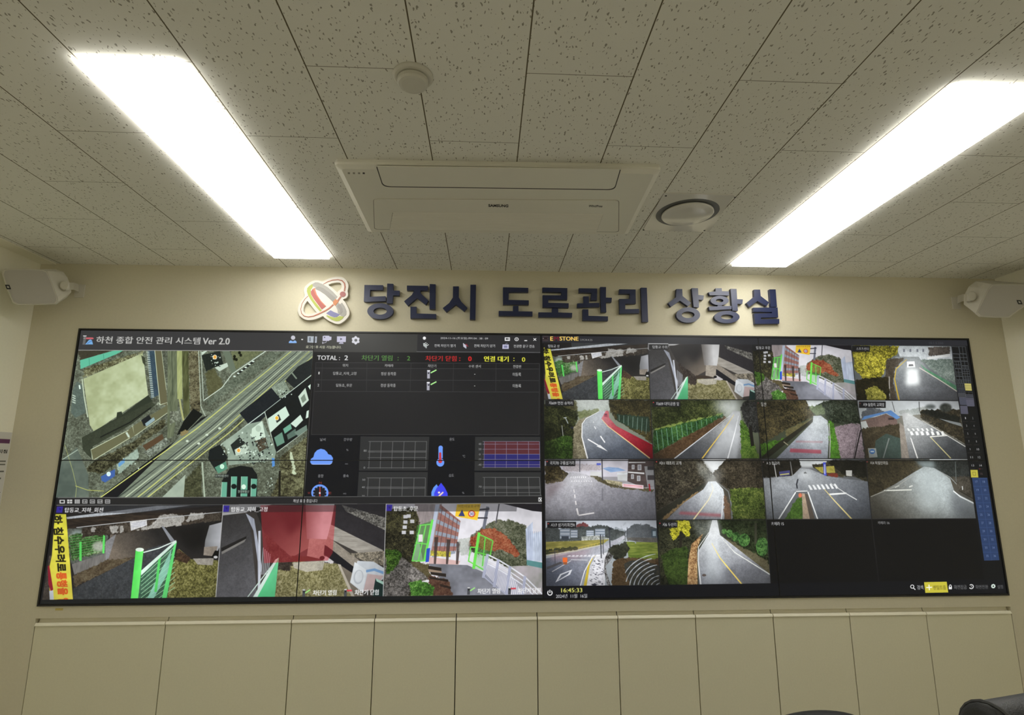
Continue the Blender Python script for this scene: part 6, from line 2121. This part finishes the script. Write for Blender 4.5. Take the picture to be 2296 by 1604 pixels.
M_AC_SEAM = mat('shaded appliance seam', (0.30, 0.28, 0.23, 1), 0.7)
flap_px = [(845.6, 373.2), (1390, 379.8), (1377, 424.7), (860, 417.8)]
plate('flap_gap', [(843.6, 374.5), (1392, 381), (1378.5, 426.6), (858.2, 419.6)], -0.0286, 0.0005, M_AC_LINE, [.002, .002, .03, .03])
plate('air_flap', flap_px, -0.0312, 0.0026, M_AC, [.002, .002, .03, .03])
plate('intake_gap', [(836.8, 446.2), (1388.5, 449.0), (1388, 520.8), (838.8, 514.8)], -0.0286, 0.0005, M_AC_SEAM, .02)
plate('intake_panel', [(838.2, 447), (1387, 449.8), (1386.4, 520), (840.2, 514)], -0.0312, 0.0026, M_AC, .02)
plate('grille_shade', [(880, 476.4), (1353, 480.4), (1338.5, 518.6), (873.5, 513.6)], -0.0314, 0.0001, M_AC_SEAM, .006)  # darker sheet: shade between the slats put into its colour
gq = acp([(881, 477), (1352, 481), (1338, 518), (874, 513)], -0.0312)
bm = bmesh.new()
NS = 11
for k in range(NS):
    f = k / (NS - 1)
    a = (gq[0][0] * (1 - f) + gq[3][0] * f, gq[0][1] * (1 - f) + gq[3][1] * f)
    b = (gq[1][0] * (1 - f) + gq[2][0] * f, gq[1][1] * (1 - f) + gq[2][1] * f)
    h = 0.0052
    za, zb = -0.0316, -0.0345
    pr = [(-h, za), (h * .2, zb), (h, zb), (h, za)]
    prism(bm, [(a[0], a[1] + dy, z) for dy, z in pr], [(b[0], b[1] + dy, z) for dy, z in pr])
link_mesh('grille', bm, M_AC, ac)


def flat_text(name, s, px0, py0, px1, py1, z, material, parent, origin, bold=0.0):
    """lettering on the underside of a ceiling-mounted part, fitted between two measured corners"""
    P, E, F = text_geo(s, bold)
    a, b = on_ceil(px0, py1, CEIL + z), on_ceil(px1, py0, CEIL + z)
    lo, hi = P.min(0), P.max(0)
    bm = bmesh.new()
    V = []
    for x, y in P:
        u_, v_ = (x - lo[0]) / (hi[0] - lo[0]), (y - lo[1]) / (hi[1] - lo[1])
        V.append(bm.verts.new((a[0] + (b[0] - a[0]) * u_ - origin[0], a[1] + (b[1] - a[1]) * v_ - origin[1], z)))
    for f in F:
        try:
            bm.faces.new([V[i] for i in f])
        except ValueError:
            pass
    r_ = bmesh.ops.extrude_face_region(bm, geom=bm.faces[:])
    bmesh.ops.translate(bm, verts=[q for q in r_['geom'] if isinstance(q, bmesh.types.BMVert)], vec=(0, 0, 0.0006))
    return link_mesh(name, bm, material, parent)


flat_text('maker_lettering', 'SAMSUNG', 1095, 459.2, 1140, 464.2, -0.0319, M_LETTER_DARK, ac, (acx, acy), .03)
flat_text('model_lettering', 'WindFree', 1319, 460.6, 1352, 464.6, -0.0319, M_AC_LINE, ac, (acx, acy), .0)
for cx_, m_ in ((782, M_AC_SEAM), (793.4, M_AC_SEAM), (805, M_AC_SEAM), (815.4, M_AC_LINE)):
    plate('indicator_light', [(cx_ - 2.4, 387.4), (cx_ + 2.4, 387.5), (cx_ + 2.6, 390.6), (cx_ - 2.2, 390.5)], -0.0290, 0.001, m_, .001)

# ------------------------------------------------------------------ round vent on a square plate
VZ = CEIL - 0.004
vq = [on_ceil(x, y, VZ) for x, y in ((1489, 434), (1647, 438), (1590, 520.5), (1441, 517))]
vcx, vcy = on_ceil(1541, 478, VZ)
vt = thing('ceiling_vent', 'square glossy ceiling vent plate with a round disc in a dark ring', 'vent', (vcx, vcy, CEIL))
M_VENT = mat('glossy pale vent plate', (0.72, 0.70, 0.64, 1), 0.09, spec=0.6)
M_DUCT = mat('dark vent slot', (0.10, 0.10, 0.098, 1), 0.3)
VR = 0.131
bm = bmesh.new()
sq = [(x - vcx, y - vcy) for x, y in vq]
holed_pts = ring_pts(0, 0, VR, VR, 56)
edges = []
for lp in (sq, holed_pts):
    vs = [bm.verts.new((x, y, -0.004)) for x, y in lp]
    edges += [bm.edges.new((vs[i], vs[(i + 1) % len(vs)])) for i in range(len(vs))]
bmesh.ops.triangle_fill(bm, use_beauty=True, edges=edges)
r_ = bmesh.ops.extrude_face_region(bm, geom=bm.faces[:])
bmesh.ops.translate(bm, verts=[q for q in r_['geom'] if isinstance(q, bmesh.types.BMVert)], vec=(0, 0, 0.0037))
link_mesh('cover_plate', bm, M_VENT, vt)
bm = bmesh.new()
lathe(bm, [(VR - .0005, -0.0042), (VR - .0005, -0.0022), (0.02, -0.0012), (0.02, -0.0008), (VR - .0005, -0.0008)], (0, 0, 0), 48)
link_mesh('air_slot', bm, M_DUCT, vt)
bm = bmesh.new()
DR = 0.108
lathe(bm, [(DR * .6, -0.0048), (DR - .004, -0.0048), (DR, -0.008), (DR, -0.0125), (DR - .003, -0.0150), (DR * .7, -0.0165), (DR * .3, -0.0172), (0.002, -0.0174)], (0, 0, 0), 56)
link_mesh('disc', bm, M_VENT, vt, smooth=False)
for px, py in ((1493, 439), (1648, 442.5), (1579.5, 517), (1443, 515.5)):
    q = on_ceil(px, py, VZ)
    bm = bmesh.new()
    lathe(bm, [(0.0042, -0.0042), (0.0042, -0.0058), (0.001, -0.0064)], (q[0] - vcx, q[1] - vcy, 0), 12)
    link_mesh('screw', bm, M_AC_LINE, vt)

# ------------------------------------------------------------------ fire detector
fcx, fcy = on_ceil(926, 170, CEIL)
fd = thing('fire_detector', 'small round white fire detector on the ceiling boards', 'detector', (fcx, fcy, CEIL))
bm = bmesh.new()
lathe(bm, [(0.056, -0.0003), (0.056, -0.004), (0.050, -0.009), (0.044, -0.010)], (0, 0, 0), 40)
link_mesh('mounting_base', bm, M_WHITE, fd, smooth=False)
bm = bmesh.new()
lathe(bm, [(0.038, -0.0102), (0.0425, -0.014), (0.0425, -0.024), (0.038, -0.029), (0.030, -0.0305), (0.004, -0.031)], (0, 0, 0), 40)
link_mesh('cap', bm, M_WHITE, fd, smooth=False)

# ------------------------------------------------------------------ loudspeakers in the corners
M_GRILLE = mat('pale speaker grille', (0.47, 0.445, 0.39, 1), 0.7, bump=0.4, bump_scale=900)


def speaker(label, front, back, yf, slope, yb, badge, knob, arm):
    cxp = sum(p[0] for p in front) / len(front)
    bx_, bz_ = on_wall(arm[-1][0], arm[-1][1], 0)
    s = thing('loudspeaker', label, 'speaker', (bx_, 0, bz_), 'corner loudspeakers')

    def P(px, py, y):
        x, z = on_wall(px, py, y)
        return (x - bx_, y, z - bz_)

    def yfr(px):
        return yf + slope * (px - cxp) / 65.0
    cyp = sum(p[1] for p in front) / len(front)
    def ins(pts, k):
        cx0, cy0 = sum(p[0] for p in pts) / len(pts), sum(p[1] for p in pts) / len(pts)
        return [(cx0 + (x - cx0) * k, cy0 + (y - cy0) * k) for x, y in pts]
    bm = bmesh.new()
    mid = [(f[0] * .55 + b[0] * .45 , f[1] * .55 + b[1] * .45) for f, b in zip(front, back)]
    loft(bm, [[P(x, y, yfr(x)) for x, y in ins(front, .965)], [P(x, y, yfr(x) + .010) for x, y in front],
              [P(x, y, (yfr(x) * .55 + yb * .45)) for x, y in mid], [P(x, y, yb) for x, y in back], [P(x, y, yb + .014) for x, y in ins(back, .8)]])
    link_mesh('cabinet', bm, M_SPK, s)
    bm = bmesh.new()
    g_ = ins(front, .925)
    prism(bm, [P(x, y, yfr(x) - .003) for x, y in g_], [P(x, y, yfr(x) - .0002) for x, y in g_])
    gr = link_mesh('grille', bm, M_GRILLE, s)
    bm = bmesh.new()
    bx0, by0, bx1, by1 = badge
    o_ = [(bx0, by0), (bx1 - 4, by0 + .5), (bx1, by1), (bx0 + 4, by1)]
    prism(bm, [P(x, y, yfr(x) - .0045) for x, y in o_], [P(x, y, yfr(x) - .0031) for x, y in o_])
    bd = link_mesh('badge', bm, M_PLASTIC_DK, s)
    bm = bmesh.new()
    i_ = ins(o_, .45)
    prism(bm, [P(x, y, yfr(x) - .0052) for x, y in i_], [P(x, y, yfr(x) - .0046) for x, y in i_])
    link_mesh('badge_mark', bm, M_GRILLE, bd)
    yk = yb - 0.055
    bm = bmesh.new()
    kp = ring_pts(knob[0], knob[1], knob[2], knob[2], 20)
    loft(bm, [[P(x, y, yk - .02) for x, y in ins(kp, .8)], [P(x, y, yk - .014) for x, y in kp], [P(x, y, yk + .03) for x, y in kp]])
    link_mesh('knob', bm, M_SPK, s)
    bm = bmesh.new()
    ys = [yk - .012, yk + .012, (yk + .012) * .45, -0.010, -0.001]
    hs = [9, 8, 8, 8.5, 9]
    rings = []
    for (ax, ay), yy, h in zip(arm, ys, hs):
        rings.append([P(ax, ay - h, yy), P(ax, ay + h, yy), P(ax, ay + h, yy + .004), P(ax, ay - h, yy + .004)])
    rings[-1] = [(q[0], min(q[1], -0.0006), q[2]) for q in rings[-1]]
    loft(bm, rings)
    link_mesh('bracket_arm', bm, M_SPK, s)
    bm = bmesh.new()
    q = P(arm[-1][0], arm[-1][1], -0.004)
    box(bm, q[0] - .024, q[0] + .024, -0.007, -0.0006, q[2] - .035, q[2] + .035)
    link_mesh('wall_plate', bm, M_SPK, s)


FL = [(12, 603), (60, 602.5), (96, 604), (106, 608), (116, 630), (130, 668), (131, 677), (126, 683), (80, 684.5), (40, 684), (28, 679), (12, 642), (4, 614), (6, 605)]
BL_ = [(66, 606), (92, 604), (126, 604), (142, 610), (151, 622), (158, 640), (160, 655), (150, 667), (128, 676), (100, 678), (84, 672), (72, 650), (62, 625), (60, 610)]
speaker('white loudspeaker on a bracket in the left corner above the displays', FL, BL_, -0.250, 0.030, -0.125, (11, 638.5, 25, 649), (144, 640, 10.5),
        [(148, 643), (156, 642), (166, 642), (176, 646), (179, 653)])
FR = [(2224, 637.5), (2250, 636.5), (2290, 637), (2325, 639), (2334, 646), (2326, 660), (2312, 674), (2294, 690), (2262, 713), (2225, 713), (2195, 711), (2187, 703), (2196, 684), (2214, 648)]
BR_ = [(2188, 631), (2215, 629), (2250, 632), (2280, 634), (2285, 640), (2275, 655), (2266, 668), (2254, 685), (2235, 702), (2215, 705), (2184, 702), (2161, 683), (2162, 662), (2172, 643)]
speaker('white loudspeaker on a bracket in the right corner above the displays', FR, BR_, -0.245, -0.030, -0.125, (2279, 673, 2293, 682.5), (2179, 664, 11),
        [(2176, 667), (2168, 668), (2158, 668), (2148, 672), (2144, 680)])

# ------------------------------------------------------------------ notice on the left side wall


def on_side(px, py):
    d = ray(px, py)
    k = (X_L - CAMPOS[0]) / d[0]
    p = CAMPOS + d * k
    return p[1], p[2]


z_top = on_side(14, 969.5)[1]
z_b0, z_b1 = on_side(14, 985.2)[1], on_side(14, 994.8)[1]
z_h0, z_h1 = on_side(10, 1008.5)[1], on_side(10, 1017)[1]
y_r = -0.004
nt_ = thing('notice_sheet', 'white printed notice with a purple stripe on the left side wall by the corner', 'notice', (X_L, y_r, z_top - 0.42))
NZ = nt_.location.z


def sheet(name, y0, y1, z0, z1_, x0, x1, m_):
    return link_mesh(name, boxbm(x0, x1, y0 - y_r, y1 - y_r, z0 - NZ, z1_ - NZ), m_, nt_)


sheet('paper', y_r - 0.5, y_r, NZ, z_top, 0.0006, 0.0018, M_PAPER)
sheet('header_edge', y_r - 0.49, y_r - .004, z_b0 + .002, z_b0 + .0045, 0.0019, 0.0023, M_WHITE)
sheet('header_stripe', y_r - 0.48, y_r - .007, z_b1, z_b0, 0.0019, 0.0025, M_PURPLE)
P_, E_, F_ = text_geo('\uc9c0\uce68', .03)
bm = bmesh.new()
lo, hi = P_.min(0), P_.max(0)
V = [bm.verts.new((0.0024, -0.066 + (x - lo[0]) / (hi[0] - lo[0]) * 0.054, z_h1 - NZ + (y - lo[1]) / (hi[1] - lo[1]) * (z_h0 - z_h1))) for x, y in P_]
for f in F_:
    try:
        bm.faces.new([V[i] for i in f])
    except ValueError:
        pass
link_mesh('heading_print', bm, M_LETTER_DARK, nt_)
bm = bmesh.new()
for pxy, y1_, hh_ in ((1034.8, -.011, .0035), (1042, -.011, .0035), (1057.5, -.012, .004), (1073, -.022, .004), (1087.5, -.024, .0035), (1104, -.012, .0025)):
    zz = on_side(8, pxy)[1] - NZ
    box(bm, 0.0019, 0.0023, -0.46, y1_, zz - hh_, zz + hh_)
link_mesh('print_lines', bm, M_INK, nt_)

# ------------------------------------------------------------------ office chairs at the lower right


def office_chair(label, x, y, rot, top, width, expo, roll):
    c = thing('office_chair', label, 'chair', (x, y, 0), 'black leather chairs at the lower right', rot)
    hw_ = width / 2
    zb = 0.56
    n = 48
    ztop = top - .05 if roll else top
    zc = (ztop + zb) / 2
    hz = (ztop - zb) / 2

    def outline(k):
        out = []
        for i in range(n):
            a = 2 * math.pi * i / n
            ca, sa_ = math.cos(a), math.sin(a)
            e = 2.0 / expo
            out.append((math.copysign(abs(ca) ** e, ca) * (hw_ - k), zc + math.copysign(abs(sa_) ** e, sa_) * (hz - k)))
        return out
    th = 0.055
    bm = bmesh.new()
    rings = []
    for k in range(9):
        a = math.pi * k / 8
        ins_ = th * .9 * (1 - math.sin(a)) * .55
        yy = -0.26 - th * math.cos(a) * .9
        rings.append([(px, yy + 0.10 * (px / hw_) ** 2 * .35 - (pz - zb) * .10, pz) for px, pz in outline(ins_)])
    loft(bm, rings)
    br = link_mesh('backrest', bm, M_LEATHER, c, smooth=True)
    bm = bmesh.new()
    o_ = outline(0.016)
    pth = [(px, -0.26 - th * .80 + 0.035 * (px / hw_) ** 2 - (pz - zb) * .10, pz) for px, pz in o_ if pz > zc - .1]
    pth.sort(key=lambda q: math.atan2(q[2] - zc, q[0]))
    tube(bm, pth, 0.0035, 6)
    link_mesh('piping', bm, M_STITCH, br)
    if roll:
        bm = bmesh.new()
        zt = top - 0.052
        yb_ = -0.30 - (top - zb) * .10
        X = [-hw_, -hw_ + .004, -hw_ + .012, -hw_ * .5, 0, hw_ * .5, hw_ - .012, hw_ - .004, hw_]
        tube(bm, [(q, yb_, zt + .008 * (1 - (q / hw_) ** 2)) for q in X], [.040, .047, .050, .050, .050, .050, .050, .047, .040], 20)
        hr = link_mesh('head_roll', bm, M_LEATHER, c, smooth=True)
        for e_ in (-1, 1):
            bm = bmesh.new()
            tube(bm, [(e_ * (hw_ - .010), yb_ + .0505 * math.cos(q * math.pi / 12), zt + .0505 * math.sin(q * math.pi / 12)) for q in range(25)], .0028, 6)
            link_mesh('piping', bm, M_STITCH, hr)
    bm = boxbm(-0.25, 0.25, -0.22, 0.26, 0.42, 0.52, 0.04, 4)
    link_mesh('seat', bm, M_LEATHER, c, smooth=True)
    bm = bmesh.new()
    lathe(bm, [(0.03, 0.12), (0.03, 0.28), (0.02, 0.28), (0.02, 0.40), (0.08, 0.405), (0.08, 0.42)], (0, 0, 0), 20)
    link_mesh('gas_lift', bm, M_PLASTIC_DK, c)
    for k in range(5):
        a = 2 * math.pi * k / 5 + .3
        bm = bmesh.new()
        tube(bm, [(0.025 * math.cos(a), 0.025 * math.sin(a), 0.13), (0.29 * math.cos(a), 0.29 * math.sin(a), 0.085)], [0.026, 0.016], 10)
        lg = link_mesh('leg', bm, M_CHROME, c)
        bm = bmesh.new()
        q = (0.28 * math.cos(a), 0.28 * math.sin(a))
        lathe(bm, [(0.008, -0.018), (0.028, -0.018), (0.030, 0.0), (0.028, 0.018), (0.008, 0.018)], (q[0], q[1], 0.031), 16, axis='y')
        link_mesh('caster', bm, M_PLASTIC_DK, lg)


office_chair('black leather office chair with a rolled seam top, cut by the right edge', *CHAIR_A)
office_chair('black office chair of which only the rounded top shows at the bottom edge', *CHAIR_B)
